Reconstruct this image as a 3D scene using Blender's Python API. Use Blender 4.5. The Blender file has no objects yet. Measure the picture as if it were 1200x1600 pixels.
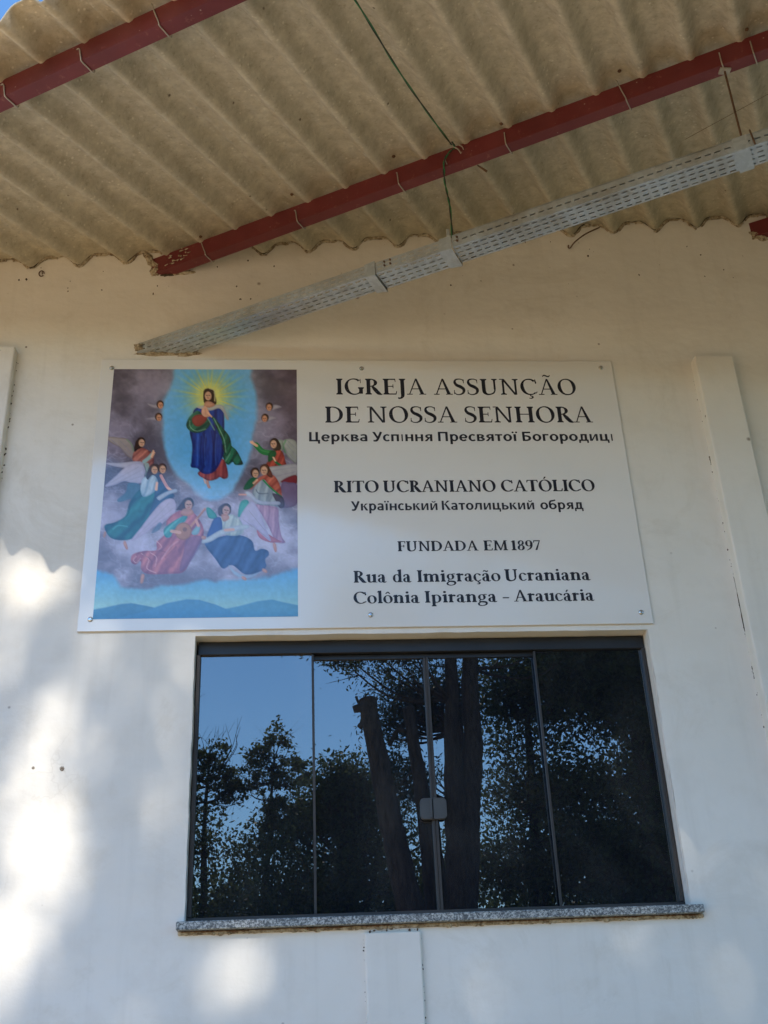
import bpy, math, random
import numpy as np
from mathutils import Vector, Matrix

random.seed(11)
rng = np.random.default_rng(11)
SC = bpy.context.scene
COL = SC.collection

# ------------------------------------------------------------------ camera
cam_d = bpy.data.cameras.new('camera')
cam = bpy.data.objects.new('camera', cam_d)
COL.objects.link(cam)
SC.camera = cam
cam_d.sensor_fit = 'VERTICAL'
cam_d.sensor_height = 32.0
cam_d.lens = 1750.0 / 1600.0 * 32.0
cam_d.clip_start = 0.05
cam_d.clip_end = 4000
M = ((0.9971816, -0.0404656, 0.0631772), (0.0067248, 0.8868953, 0.4619216), (-0.0747235, -0.4601949, 0.8846678))
ax = [Vector((M[i][0], -M[i][2], M[i][1])) for i in range(3)]
R = Matrix((ax[0], ax[1], ax[2])).transposed().to_4x4()
CAM = Vector((0, -3.94, 1.6))
cam.matrix_world = Matrix.Translation(CAM) @ R

# ------------------------------------------------------------------ daylight
SUN_E = math.radians(40.8)
SUN_AZ = math.radians(0.0)          # sun straight out in front of the wall
world = bpy.data.worlds.new('World')
SC.world = world
world.use_nodes = True
wn = world.node_tree
bg = wn.nodes['Background']
sky = wn.nodes.new('ShaderNodeTexSky')
sky.sky_type = 'NISHITA'
sky.sun_disc = False
sky.sun_elevation = SUN_E
sky.sun_rotation = math.pi
sky.air_density = 1.5
sky.dust_density = 0.0
sky.ozone_density = 8.0
bg.inputs[1].default_value = 0.15
hs = wn.nodes.new('ShaderNodeHueSaturation')
hs.inputs['Saturation'].default_value = 1.06
wn.links.new(sky.outputs[0], hs.inputs['Color'])
wn.links.new(hs.outputs[0], bg.inputs[0])
sd = bpy.data.lights.new('sun', 'SUN')
sd.energy = 3.5
sd.angle = math.radians(0.53)
sd.color = (1.0, 0.89, 0.73)
so = bpy.data.objects.new('sun', sd)
COL.objects.link(so)
so.rotation_euler = Vector((0, -math.cos(SUN_E), math.sin(SUN_E))).to_track_quat('Z', 'Y').to_euler()
SC.view_settings.view_transform = 'Standard'
SC.view_settings.look = 'None'
SC.view_settings.gamma = 1
SC.view_settings.exposure = 1.06
SC.view_settings.use_curve_mapping = False

# ------------------------------------------------------------------ helpers
def tag(o, label=None, cat=None, group=None, kind=None):
    if label: o['label'] = label
    if cat: o['category'] = cat
    if group: o['group'] = group
    if kind: o['kind'] = kind
    return o

def empty(name, loc=(0, 0, 0)):
    o = bpy.data.objects.new(name, None)
    COL.objects.link(o)
    o.location = loc
    o.empty_display_size = 0.2
    return o

def link(name, me, m=None, parent=None, smooth=False):
    o = bpy.data.objects.new(name, me)
    COL.objects.link(o)
    if m is not None and not me.materials: me.materials.append(m)
    if smooth:
        me.polygons.foreach_set('use_smooth', [True] * len(me.polygons))
    if parent is not None:
        o.parent = parent
        t = Vector((0, 0, 0))
        p = parent
        while p is not None:
            t += Vector(p.location); p = p.parent
        # vertices are given in world coordinates
        me.transform(Matrix.Translation(-t))
    return o

class MB:
    def __init__(s): s.v = []; s.f = []
    def poly(s, pts):
        n = len(s.v); s.v += [tuple(p) for p in pts]; s.f.append(tuple(range(n, n + len(pts))))
    def box(s, x0, x1, y0, y1, z0, z1, bev=0.0):
        if bev <= 0:
            n = len(s.v)
            s.v += [(x0,y0,z0),(x1,y0,z0),(x1,y1,z0),(x0,y1,z0),(x0,y0,z1),(x1,y0,z1),(x1,y1,z1),(x0,y1,z1)]
            for q in ((0,3,2,1),(4,5,6,7),(0,1,5,4),(1,2,6,5),(2,3,7,6),(3,0,4,7)): s.f.append(tuple(n+i for i in q))
            return
        # bevelled box: three nested loops of corners
        b = bev; n = len(s.v); c = {}
        for ix, x in ((0,x0),(1,x1)):
            for iy, y in ((0,y0),(1,y1)):
                for iz, z in ((0,z0),(1,z1)):
                    dx = b if ix == 0 else -b; dy = b if iy == 0 else -b; dz = b if iz == 0 else -b
                    k = len(s.v)
                    s.v += [(x, y+dy, z+dz), (x+dx, y, z+dz), (x+dx, y+dy, z)]
                    c[(ix,iy,iz)] = (k, k+1, k+2)
        for a in (0,1):
            s.f.append(tuple(c[(a,i,j)][0] for i,j in ((0,0),(1,0),(1,1),(0,1))))
            s.f.append(tuple(c[(i,a,j)][1] for i,j in ((0,0),(1,0),(1,1),(0,1))))
            s.f.append(tuple(c[(i,j,a)][2] for i,j in ((0,0),(1,0),(1,1),(0,1))))
            for d in (0,1):
                s.f.append((c[(a,d,0)][0], c[(a,d,1)][0], c[(a,d,1)][1], c[(a,d,0)][1]))
                s.f.append((c[(a,0,d)][0], c[(a,1,d)][0], c[(a,1,d)][2], c[(a,0,d)][2]))
                s.f.append((c[(0,a,d)][1], c[(1,a,d)][1], c[(1,a,d)][2], c[(0,a,d)][2]))
        for k in c.values(): s.f.append(k)
    def tube(s, pts, r, n=8, cap=True):
        pts = [Vector(p) for p in pts]
        rs = r if isinstance(r, (list, tuple)) else [r] * len(pts)
        base = len(s.v); up = None
        for i, p in enumerate(pts):
            d = (pts[min(i+1, len(pts)-1)] - pts[max(i-1, 0)])
            if d.length < 1e-9: d = Vector((0,0,1))
            d.normalize()
            if up is None:
                up = Vector((0,0,1)) if abs(d.z) < .9 else Vector((1,0,0))
            a = d.cross(up).normalized(); up = a.cross(d).normalized()
            for k in range(n):
                t = 2*math.pi*k/n
                s.v.append(tuple(p + (a*math.cos(t) + up*math.sin(t)) * rs[i]))
        for i in range(len(pts)-1):
            for k in range(n):
                s.f.append((base+i*n+k, base+i*n+(k+1)%n, base+(i+1)*n+(k+1)%n, base+(i+1)*n+k))
        if cap:
            s.f.append(tuple(base+k for k in reversed(range(n))))
            s.f.append(tuple(base+(len(pts)-1)*n+k for k in range(n)))
    def build(s, name, m, parent=None, smooth=False, fix=True):
        me = bpy.data.meshes.new(name)
        me.from_pydata(s.v, [], s.f)
        if fix:
            import bmesh
            bm = bmesh.new(); bm.from_mesh(me); bmesh.ops.recalc_face_normals(bm, faces=bm.faces); bm.to_mesh(me); bm.free()
        return link(name, me, m, parent, smooth)

def catmull(pts, n=8, closed=False):
    P = [Vector(p) for p in pts]; out = []
    N = len(P)
    seg = range(N) if closed else range(N-1)
    for i in seg:
        if closed: a,b,c,d = P[(i-1)%N],P[i],P[(i+1)%N],P[(i+2)%N]
        else: a,b,c,d = P[max(i-1,0)],P[i],P[i+1],P[min(i+2,N-1)]
        for k in range(n):
            t = k/n
            out.append(.5*((2*b)+(c-a)*t+(2*a-5*b+4*c-d)*t*t+(3*b-a-3*c+d)*t**3))
    if not closed: out.append(P[-1])
    return out

# ------------------------------------------------------------------ materials
class NT:
    def __init__(s, name):
        s.m = bpy.data.materials.new(name); s.m.use_nodes = True
        s.t = s.m.node_tree; s.b = s.t.nodes['Principled BSDF']; s.out = s.t.nodes['Material Output']
        s.co = s.t.nodes.new('ShaderNodeTexCoord').outputs['Object']
    def n(s, ty, **kw):
        x = s.t.nodes.new(ty)
        for k, v in kw.items():
            if k in x.inputs: x.inputs[k].default_value = v
            else: setattr(x, k, v)
        return x
    def l(s, a, b): s.t.links.new(a, b)
    def mapping(s, scale=(1,1,1), rot=(0,0,0)):
        x = s.n('ShaderNodeMapping'); x.inputs['Scale'].default_value = scale; x.inputs['Rotation'].default_value = rot
        s.l(s.co, x.inputs[0]); return x.outputs[0]
    def noise(s, scale, detail=4, rough=.55, co=None, dist=0):
        x = s.n('ShaderNodeTexNoise'); x.inputs['Scale'].default_value = scale; x.inputs['Detail'].default_value = detail
        x.inputs['Roughness'].default_value = rough; x.inputs['Distortion'].default_value = dist
        s.l(co if co is not None else s.co, x.inputs['Vector']); return x.outputs['Fac']
    def voro(s, scale, co=None, rnd=1.0, feature='F1'):
        x = s.n('ShaderNodeTexVoronoi'); x.feature = feature; x.inputs['Scale'].default_value = scale; x.inputs['Randomness'].default_value = rnd
        s.l(co if co is not None else s.co, x.inputs['Vector']); return x
    def ramp(s, fac, stops):
        x = s.n('ShaderNodeValToRGB'); e = x.color_ramp.elements
        while len(e) < len(stops): e.new(.5)
        for i, (p, c) in enumerate(stops):
            e[i].position = p; e[i].color = (c[0], c[1], c[2], 1) if not isinstance(c, (int, float)) else (c, c, c, 1)
        s.l(fac, x.inputs[0]); return x.outputs[0]
    def mix(s, fac, a, b, mode='MIX'):
        x = s.n('ShaderNodeMix'); x.data_type = 'RGBA'; x.blend_type = mode
        for sock, val in ((x.inputs[0], fac), (x.inputs[6], a), (x.inputs[7], b)):
            if isinstance(val, (int, float)): sock.default_value = val
            elif isinstance(val, tuple): sock.default_value = (val[0], val[1], val[2], 1)
            else: s.l(val, sock)
        return x.outputs[2]
    def math(s, op, a, b=None):
        x = s.n('ShaderNodeMath'); x.operation = op
        for i, v in enumerate((a, b)):
            if v is None: continue
            if isinstance(v, (int, float)): x.inputs[i].default_value = v
            else: s.l(v, x.inputs[i])
        return x.outputs[0]
    def bump(s, h, strength=.3, dist=.002):
        x = s.n('ShaderNodeBump'); x.inputs['Strength'].default_value = strength; x.inputs['Distance'].default_value = dist
        s.l(h, x.inputs['Height']); s.l(x.outputs[0], s.b.inputs['Normal']); return x
    def col(s, c):
        if isinstance(c, tuple): s.b.inputs['Base Color'].default_value = (c[0], c[1], c[2], 1)
        else: s.l(c, s.b.inputs['Base Color'])
    def set(s, rough=.5, metal=0, spec=.5, coat=0, coat_rough=.05):
        for k, v in (('Roughness', rough), ('Metallic', metal), ('Specular IOR Level', spec), ('Coat Weight', coat), ('Coat Roughness', coat_rough)):
            if isinstance(v, (int, float)): s.b.inputs[k].default_value = v
            else: s.l(v, s.b.inputs[k])
        return s.m

def mottled(name, a, b, scale=8, rough=.6, metal=0, bump=0, bscale=60, spec=.5, coat=0, dist=.002):
    t = NT(name)
    t.col(t.ramp(t.noise(scale, 5), [(.3, a), (.7, b)]))
    if bump: t.bump(t.noise(bscale, 4), bump, dist)
    return t.set(rough, metal, spec, coat)

def wall_paint():
    t = NT('white_painted_plaster')
    n1 = t.noise(1.1, 5, .6); n2 = t.noise(7, 4, .6)
    base = t.ramp(n1, [(.3, (.715,.695,.655)), (.7, (.80,.785,.755))])
    base = t.mix(t.ramp(n2, [(.50, 0.0), (.80, .34)]), base, (.60,.57,.52))
    # vertical run marks, very faint
    st = t.noise(5, 3, .6, t.mapping((3.0, 3.0, .22)))
    base = t.mix(t.ramp(st, [(.54, 0.0), (.76, .26)]), base, (.58,.56,.52))
    # fly specks and small scars
    v = t.voro(9.0, rnd=1)
    sp = t.ramp(v.outputs['Distance'], [(.028, 1.0), (.06, 0.0)])
    msk = t.ramp(t.noise(2.3, 3, .7), [(.5, 0.0), (.62, 1.0)])
    base = t.mix(t.math('MULTIPLY', sp, msk), base, (.11,.07,.045))
    v2 = t.voro(3.4, rnd=1)
    sp2 = t.ramp(v2.outputs['Distance'], [(.015, .8), (.04, 0.0)])
    base = t.mix(sp2, base, (.16,.12,.09))
    ce = t.n('ShaderNodeTexVoronoi'); ce.feature = 'DISTANCE_TO_EDGE'; ce.inputs['Scale'].default_value = 1.15
    wv = t.n('ShaderNodeVectorMath'); wv.operation = 'ADD'; t.l(t.co, wv.inputs[0])
    nn = t.n('ShaderNodeTexNoise'); nn.inputs['Scale'].default_value = 6; nn.inputs['Detail'].default_value = 5; t.l(t.co, nn.inputs['Vector'])
    ns_ = t.n('ShaderNodeVectorMath'); ns_.operation = 'SCALE'; ns_.inputs['Scale'].default_value = .22; t.l(nn.outputs['Color'], ns_.inputs[0])
    t.l(ns_.outputs[0], wv.inputs[1]); t.l(wv.outputs[0], ce.inputs['Vector'])
    crk = t.ramp(ce.outputs['Distance'], [(.0012, 1.0), (.0035, 0.0)])
    cm = t.ramp(t.noise(.8, 3, .6), [(.60, 0.0), (.68, .22)])
    crk = t.math('MULTIPLY', crk, cm)
    base = t.mix(crk, base, (.25,.21,.17))
    sm1 = t.ramp(t.noise(2.6, 6, .75, None, .8), [(.54, 0.0), (.68, .30)])
    base = t.mix(sm1, base, (.56,.52,.45))
    t.col(base)
    h = t.math('ADD', t.math('MULTIPLY', t.noise(3.2, 4, .5, t.mapping((1, 1, 1.6))), 4.0), t.math('MULTIPLY', t.noise(120, 3, .6), .16))
    h = t.math('ADD', h, t.math('MULTIPLY', t.noise(22, 4, .6), .5))
    t.bump(h, .55, .004)
    return t.set(.62, 0, .25)

def fibro():
    t = NT('weathered_fibre_cement')
    n = t.noise(19, 6, .72)
    base = t.ramp(n, [(.34, (.42,.37,.285)), (.5, (.51,.455,.355)), (.66, (.61,.55,.435))])
    base = t.mix(t.ramp(t.noise(1.6, 4, .55), [(.48, 0.0), (.75, .30)]), base, (.24,.21,.16))
    blot = t.noise(58, 4, .7)
    base = t.mix(t.ramp(blot, [(.57, 0.0), (.68, .38)]), base, (.22,.19,.14))
    v = t.voro(42, rnd=1)
    pale = t.ramp(v.outputs['Distance'], [(.10, .75), (.26, 0.0)])
    pm = t.ramp(t.noise(9, 4, .7), [(.42, 0.0), (.6, 1.0)])
    base = t.mix(t.math('MULTIPLY', pale, pm), base, (.74,.68,.56))
    v2 = t.voro(7, rnd=1)
    base = t.mix(t.ramp(v2.outputs['Distance'], [(.02, .9), (.05, 0.0)]), base, (.09,.06,.04))
    t.col(base)
    t.bump(t.math('ADD', t.noise(70, 4, .6), t.math('MULTIPLY', pale, .8)), .28, .002)
    return t.set(.85, 0, .2)

def granite():
    t = NT('speckled_grey_granite')
    v = t.voro(210, rnd=1)
    n = t.noise(130, 4, .7)
    base = t.ramp(n, [(.40, (.08,.09,.10)), (.5, (.27,.29,.30)), (.6, (.54,.56,.56))])
    base = t.mix(t.ramp(v.outputs['Distance'], [(.22, 1.0), (.42, 0.0)]), base, (.08,.085,.09))
    t.col(base)
    return t.set(.35, 0, .5)

def galv():
    t = NT('galvanised_steel')
    v = t.voro(60, rnd=1)
    c = t.mix(.35, t.ramp(t.noise(6, 5), [(.3, (.42,.44,.45)), (.7, (.58,.60,.61))]), v.outputs['Color'])
    g = t.n('ShaderNodeRGBToBW'); t.l(c, g.inputs[0])
    base = t.ramp(g.outputs[0], [(.2, (.39,.42,.44)), (.8, (.60,.63,.65))])
    dirt = t.ramp(t.noise(3.0, 5, .7), [(.46, 0.0), (.66, .75)])
    base = t.mix(dirt, base, (.30,.26,.20))
    t.col(base)
    t.bump(t.noise(40, 3), .08, .002)
    return t.set(t.ramp(t.noise(9, 3), [(.3, .36), (.7, .52)]), .7, .5)

def red_paint():
    t = NT('red_oxide_paint')
    base = t.ramp(t.noise(5, 5, .6), [(.3, (.112,.018,.021)), (.7, (.168,.030,.033))])
    base = t.mix(t.ramp(t.noise(38, 4, .7), [(.60, 0.0), (.72, .5)]), base, (.30,.13,.10))
    base = t.mix(t.ramp(t.voro(17).outputs['Distance'], [(.03, .7), (.06, 0.0)]), base, (.45,.38,.32))
    t.col(base)
    t.bump(t.noise(30, 3), .15, .002)
    return t.set(.42, 0, .45)

def mortar():
    t = NT('crumbling_mortar')
    base = t.ramp(t.noise(55, 5, .7), [(.35, (.14,.10,.065)), (.5, (.38,.32,.23)), (.68, (.60,.55,.45))])
    t.col(base); t.bump(t.noise(90, 5, .7), .8, .006)
    return t.set(.9, 0, .15)

def glass_mat():
    t = NT('dark_tinted_glass')
    tr = t.n('ShaderNodeBsdfTransparent'); tr.inputs[0].default_value = (.26, .26, .30, 1)
    gl = t.n('ShaderNodeBsdfGlossy'); gl.inputs['Roughness'].default_value = 0.0
    gl.inputs['Color'].default_value = (.92, .95, 1.0, 1)
    nz = t.noise(.9, 2, .4)
    bp = t.n('ShaderNodeBump'); bp.inputs['Strength'].default_value = .07; bp.inputs['Distance'].default_value = .01
    t.l(nz, bp.inputs['Height']); t.l(bp.outputs[0], gl.inputs['Normal'])
    df = t.n('ShaderNodeBsdfDiffuse')
    sm_ = t.noise(1.7, 6, .65, t.mapping((1.6, 1, .7)), 1.2)
    dst = t.ramp(sm_, [(.34, (.010,.013,.024)), (.55, (.026,.031,.042)), (.74, (.075,.080,.085))])
    dst = t.mix(t.ramp(t.voro(30).outputs['Distance'], [(.02, .7), (.05, 0.0)]), dst, (.16,.16,.15))
    t.l(dst, df.inputs[0])
    m1 = t.n('ShaderNodeMixShader'); m1.inputs[0].default_value = .45
    t.l(tr.outputs[0], m1.inputs[1]); t.l(df.outputs[0], m1.inputs[2])
    fr = t.n('ShaderNodeFresnel'); fr.inputs[0].default_value = 1.5
    fac = t.math('ADD', t.math('MULTIPLY', fr.outputs[0], .9), .125)
    m2 = t.n('ShaderNodeMixShader')
    t.l(fac, m2.inputs[0]); t.l(m1.outputs[0], m2.inputs[1]); t.l(gl.outputs[0], m2.inputs[2])
    t.l(m2.outputs[0], t.out.inputs[0])
    return t.m

def sign_mat():
    t = NT('glossy_white_sign_board')
    base = t.ramp(t.noise(1.4, 4), [(.3, (.74,.745,.75)), (.7, (.79,.79,.79))])
    base = t.mix(t.ramp(t.noise(16, 5, .7), [(.6, 0.0), (.8, .12)]), base, (.5,.47,.42))
    t.col(base)
    t.bump(t.noise(2.2, 3, .4), .06, .01)
    return t.set(.10, 0, 1.0)

def print_mat():
    t = NT('printed_picture')
    a = t.n('ShaderNodeAttribute'); a.attribute_name = 'ink'
    t.l(a.outputs['Color'], t.b.inputs['Base Color'])
    return t.set(.11, 0, 1.0)

def leaf_mat(name, a, b):
    t = NT(name)
    oi = t.n('ShaderNodeAttribute'); oi.attribute_name = 'tone'
    base = t.ramp(oi.outputs['Fac'], [(0, a), (1, b)])
    t.col(base)
    tr = t.n('ShaderNodeBsdfTranslucent'); t.l(base, tr.inputs[0])
    mx = t.n('ShaderNodeMixShader'); mx.inputs[0].default_value = .48
    t.l(t.b.outputs[0], mx.inputs[1]); t.l(tr.outputs[0], mx.inputs[2]); t.l(mx.outputs[0], t.out.inputs[0])
    return t.set(.6, 0, .2)

def bark():
    t = NT('rough_tree_bark')
    base = t.ramp(t.noise(7, 6, .7, t.mapping((3, 3, .6))), [(.35, (.026,.021,.018)), (.65, (.095,.078,.062))])
    t.col(base); t.bump(t.noise(9, 6, .7, t.mapping((3, 3, .6))), .9, .03)
    return t.set(.9, 0, .1)

def ground_mat():
    t = NT('warm_trodden_earth')
    base = t.ramp(t.noise(.6, 6, .6), [(.3, (.09,.075,.04)), (.7, (.15,.115,.065))])
    base = t.mix(t.ramp(t.noise(.5, 5, .6), [(.46, 0.0), (.6, 1.0)]), base, (.06,.08,.03))
    t.col(base); t.bump(t.noise(12, 5), .5, .02)
    return t.set(.95, 0, .1)

MW = wall_paint(); MF = fibro(); MG = granite(); MGV = galv(); MR = red_paint(); MMO = mortar()
MGL = glass_mat(); MS = sign_mat(); MP = print_mat(); MBK = bark(); MGD = ground_mat()
MALU = mottled('bronze_anodised_aluminium', (.040,.036,.036), (.066,.058,.055), 5, .45, .3)
MBLK = mottled('dark_header_profile', (.018,.020,.025), (.032,.034,.040), 4, .4, .3)
MLOCK = mottled('smoked_grey_lock_plate', (.060,.062,.066), (.082,.084,.088), 9, .4, .1)
MINK = mottled('navy_black_vinyl_lettering', (.010,.012,.022), (.014,.016,.030), 5, .35)
MSCR = mottled('zinc_screw_head', (.55,.55,.56), (.7,.7,.7), 50, .25, .9)
MWIRE = mottled('dull_galvanised_wire', (.36,.33,.29), (.52,.49,.44), 40, .5, .4)
MRUST = mottled('rusty_iron', (.07,.035,.018), (.16,.09,.05), 60, .85, 0, .5, 200)
MGRN = mottled('green_wire_insulation', (.012,.13,.045), (.02,.19,.07), 20, .4)
MDARK = mottled('black_wire_insulation', (.02,.02,.018), (.04,.04,.035), 20, .5)
MROOM = mottled('dim_room_paint', (.30,.28,.26), (.36,.34,.31), 3, .8)
MDUST = mottled('dark_crevice_dirt', (.03,.022,.015), (.08,.055,.035), 80, .95)
ML1 = leaf_mat('dark_green_leaves', (.030,.046,.020), (.12,.155,.065))
ML2 = leaf_mat('olive_green_leaves', (.045,.060,.024), (.13,.155,.065))
ML3 = leaf_mat('blue_green_needles', (.014,.028,.016), (.036,.058,.034))

# ------------------------------------------------------------------ ground
g = MB()
g.poly([(-1500,-1500,0),(1500,-1500,0),(1500,1500,0),(-1500,1500,0)])
tag(g.build('ground', MGD), kind='structure')
yt = NT('warm_bounce_ground')
yt.col(yt.ramp(yt.noise(.8, 6, .6), [(.3, (.68,.44,.22)), (.7, (.80,.54,.28))])); yt.bump(yt.noise(20, 5), .4, .01)
MYD = yt.set(.9, 0, .2)
g = MB(); g.box(-24, 1.6, -15.5, -1.9, .004, .05, 0)
tag(g.build('added_bounce_yard', MYD), kind='structure')  # unseen bright ground, added to bounce warm light up from the left
lt = NT('dark_bounce_cut_ground')
lt.col(lt.ramp(lt.noise(3, 6, .7), [(.3, (.03,.045,.018)), (.7, (.06,.085,.035))])); lt.bump(lt.noise(60, 4), .8, .02)
g = MB(); g.box(-18, 12, -1.86, -.001, .004, .07, 0)
tag(g.build('added_bounce_cut_strip', lt.set(.9, 0, .1)), kind='structure')  # unseen dark strip, added to cut warm bounce onto the lower wall

# ------------------------------------------------------------------ the hall
A = 0.5017099602598247
HX, HY = -math.sin(A), -math.cos(A)       # down the roof slope (h)
KX, KY = math.cos(A), -math.sin(A)        # along the purlins (k)
SL = math.tan(math.radians(10.787))
def hk(h, k, z=0.0): return (h*HX + k*KX, h*HY + k*KY, z)
def rz(h, off=0.0): return 5.007 - SL*h + off
def h_at(k, y): return -(y - k*KY) / -HY if HY == 0 else (y - k*KY) / HY

WX0, WX1, WZ0, WZ1 = -0.391, 1.324, 2.126, 3.135
hall = empty('church_hall', (0, 0, 0))
tag(hall, 'white plastered church hall wall with window and raised flat pilasters', 'building')
w = MB()
TH = 0.18
def wt(x): return 5.42+.0916*x
xs = [-9, WX0, WX1, 10]; zs = [0, WZ0, WZ1, 6.8]
def jit(s): return (random.random()-.5)*s
# front face pieces around the opening, opening edges slightly uneven like hand-finished plaster
NE = 26
ex_l = [(WX0+jit(.003), WZ0+(WZ1-WZ0)*i/NE) for i in range(NE+1)]
ex_r = [(WX1+jit(.003), WZ0+(WZ1-WZ0)*i/NE) for i in range(NE+1)]
ez_t = [(WX0+(WX1-WX0)*i/NE, WZ1+jit(.003)) for i in range(NE+1)]
ex_l[0] = (WX0, WZ0); ex_l[-1] = (WX0, WZ1); ex_r[0] = (WX1, WZ0); ex_r[-1] = (WX1, WZ1); ez_t[0] = (WX0, WZ1); ez_t[-1] = (WX1, WZ1)
w.poly([(-9,0,0),(WX0,0,0),*[(x,0,z) for x,z in ex_l],(WX0,0,wt(WX0)),(-9,0,wt(-9))])
w.poly([(WX1,0,0),(10,0,0),(10,0,wt(10)),(WX1,0,wt(WX1)),*[(x,0,z) for x,z in reversed(ex_r)]])
w.poly([(WX0,0,0),(WX1,0,0),(WX1,0,WZ0),(WX0,0,WZ0)])
w.poly([*[(x,0,z) for x,z in ez_t],(WX1,0,wt(WX1)),(WX0,0,wt(WX0))])
for L, (dx, dz) in ((ex_l,(1,0)),(ex_r,(-1,0)),(ez_t,(0,-1))):
    for i in range(NE):
        (a0,c0),(a1,c1) = L[i],L[i+1]
        w.poly([(a0,0,c0),(a1,0,c1),(a1,TH,c1),(a0,TH,c0)])
w.poly([(WX0,0,WZ0),(WX1,0,WZ0),(WX1,TH,WZ0),(WX0,TH,WZ0)])
# top and back
w.poly([(-9,0,wt(-9)),(10,0,wt(10)),(10,TH,wt(10)),(-9,TH,wt(-9))])
w.poly([(-9,TH,4.1),(10,TH,4.1),(10,TH,wt(10)),(-9,TH,wt(-9))])
w.build('wall', MW, hall, fix=False)
rm = MB()
for q in ([(-9,TH,0),(10,TH,0),(10,TH,WZ0),(-9,TH,WZ0)], [(-9,TH,WZ1),(10,TH,WZ1),(10,TH,4.1),(-9,TH,4.1)], [(-9,TH,WZ0),(WX0,TH,WZ0),(WX0,TH,WZ1),(-9,TH,WZ1)], [(WX1,TH,WZ0),(10,TH,WZ0),(10,TH,WZ1),(WX1,TH,WZ1)],
          [(-9,7,.1),(10,7,.1),(10,7,4.1),(-9,7,4.1)], [(-9,TH,.1),(-9,7,.1),(-9,7,4.1),(-9,TH,4.1)], [(10,TH,.1),(10,7,.1),(10,7,4.1),(10,TH,4.1)], [(-9,TH,4.1),(10,TH,4.1),(10,7,4.1),(-9,7,4.1)], [(-9,TH,.1),(10,TH,.1),(10,7,.1),(-9,7,.1)]):
    rm.poly(q)
rm.build('room', MROOM, hall, fix=False)

def pilaster(x0, x1, z0, z1, d, lean=0.0):
    b = MB()
    n = 40; r = .006
    prof = lambda z: [(x0+jit(.0022), .02), (x0+jit(.0018), -d+r), (x0+r*.4, -d+r*.3), (x0+r+jit(.001), -d), (x1-r, -d), (x1-r*.4, -d+r*.3), (x1+jit(.0018), -d+r), (x1+jit(.0022), .02)]
    rows = []
    for i in range(n+1):
        z = z0 + (z1-z0)*i/n
        rows.append([(x, y, z) for x, y in prof(z)])
    for i in range(n):
        for j in range(7): b.poly([rows[i][j], rows[i][j+1], rows[i+1][j+1], rows[i+1][j]])
    b.poly([p for p in rows[-1]])
    return b.build('pilaster', MW, hall, smooth=False, fix=False)
pilaster(1.705, 1.876, 0, 4.372, .052)
pilaster(-1.372, -1.176, 0, 4.412, .042)
pilaster(0.203, 0.390, 0, 2.070, .022)

# hairline cracks and dirt along the pilaster joints (thin raised crumbs)
def crumbs(name, path, n, spread, size, m, parent):
    b = MB(); P = [Vector(p) for p in path]
    for _ in range(n):
        t = random.random()*(len(P)-1); i = int(t); f = t-i
        p = P[i].lerp(P[i+1], f)
        s = size*(.35+random.random()**2*1.6)
        c = p + Vector((jit(spread), 0, jit(spread)))
        k = 6; ph = random.random()*6
        ring = [(c.x+math.cos(ph+j*6.283/k)*s*(.6+random.random()*.7), c.y, c.z+math.sin(ph+j*6.283/k)*s*(.6+random.random()*1.3)) for j in range(k)]
        top = (c.x, c.y-s*.6, c.z)
        for j in range(k): b.poly([ring[j], ring[(j+1)%k], top])
    return tag(b.build(name, m, parent, fix=True), kind="stuff")
crumbs('dirt_specks', [(1.703,-.0005,4.3),(1.703,-.0005,1.9)], 60, .006, .0020, MDUST, hall)
crumbs('dirt_specks', [(-1.172,-.0005,4.38),(-1.172,-.0005,3.6)], 30, .008, .0024, MDUST, hall)
crumbs('dirt_specks', [(.200,-.0005,2.07),(.200,-.0005,1.86)], 11, .002, .0017, MDUST, hall)
crumbs('dirt_specks', [(.392,-.0005,2.06),(.392,-.0005,1.7)], 12, .002, .0018, MDUST, hall)
crumbs('dirt_specks', [(-1.6,-.0005,4.75),(2.4,-.0005,5.0)], 60, .28, .0028, MDUST, hall)
crumbs('dirt_specks', [(.215,-.006,2.078),(.38,-.006,2.080)], 10, .004, .0024, MRUST, hall)
cr = MB()
cp = [(1.7035,-.001,2.62),(1.700,-.0012,2.55),(1.704,-.001,2.48),(1.706,-.001,2.40)]
cr.tube(catmull(cp,5), [.002+.004*random.random() for _ in range(16)], 5)
cr.build('rust_streak', MRUST, hall)

for zx in ((1.7045,3.35,3.12),(1.7045,2.98,2.93),(1.7045,3.9,3.86)):
    b = MB(); P_ = catmull([(zx[0]+jit(.002),-.0008,zx[1]+(zx[2]-zx[1])*i/5) for i in range(6)],3)
    b.tube(P_, [.0008+.0022*random.random() for _ in P_], 5); b.build('rust_streak', MDUST, hall)
MHOLE = mottled('chipped_plaster_hole', (.10,.075,.055), (.45,.40,.34), 160, .9)
# two plugged drill holes and the hook stubs
for x, z, r in ((-.933,2.654,.005),(-.834,2.649,.0085)):
    h = MB()
    n = 14
    o = [(x+math.cos(i*6.283/n)*r*(1+jit(.4)), -.0012, z+math.sin(i*6.283/n)*r*(1+jit(.4))) for i in range(n)]
    i_ = [(x+math.cos(i*6.283/n)*r*.5, -.003, z+math.sin(i*6.283/n)*r*.5) for i in range(n)]
    for k in range(n): h.poly([o[k], o[(k+1)%n], i_[(k+1)%n], i_[k]])
    h.poly([(p[0], .0005-.002, p[2]) for p in i_])
    hh = h.build('drill_hole', MHOLE, hall, fix=False)
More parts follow.
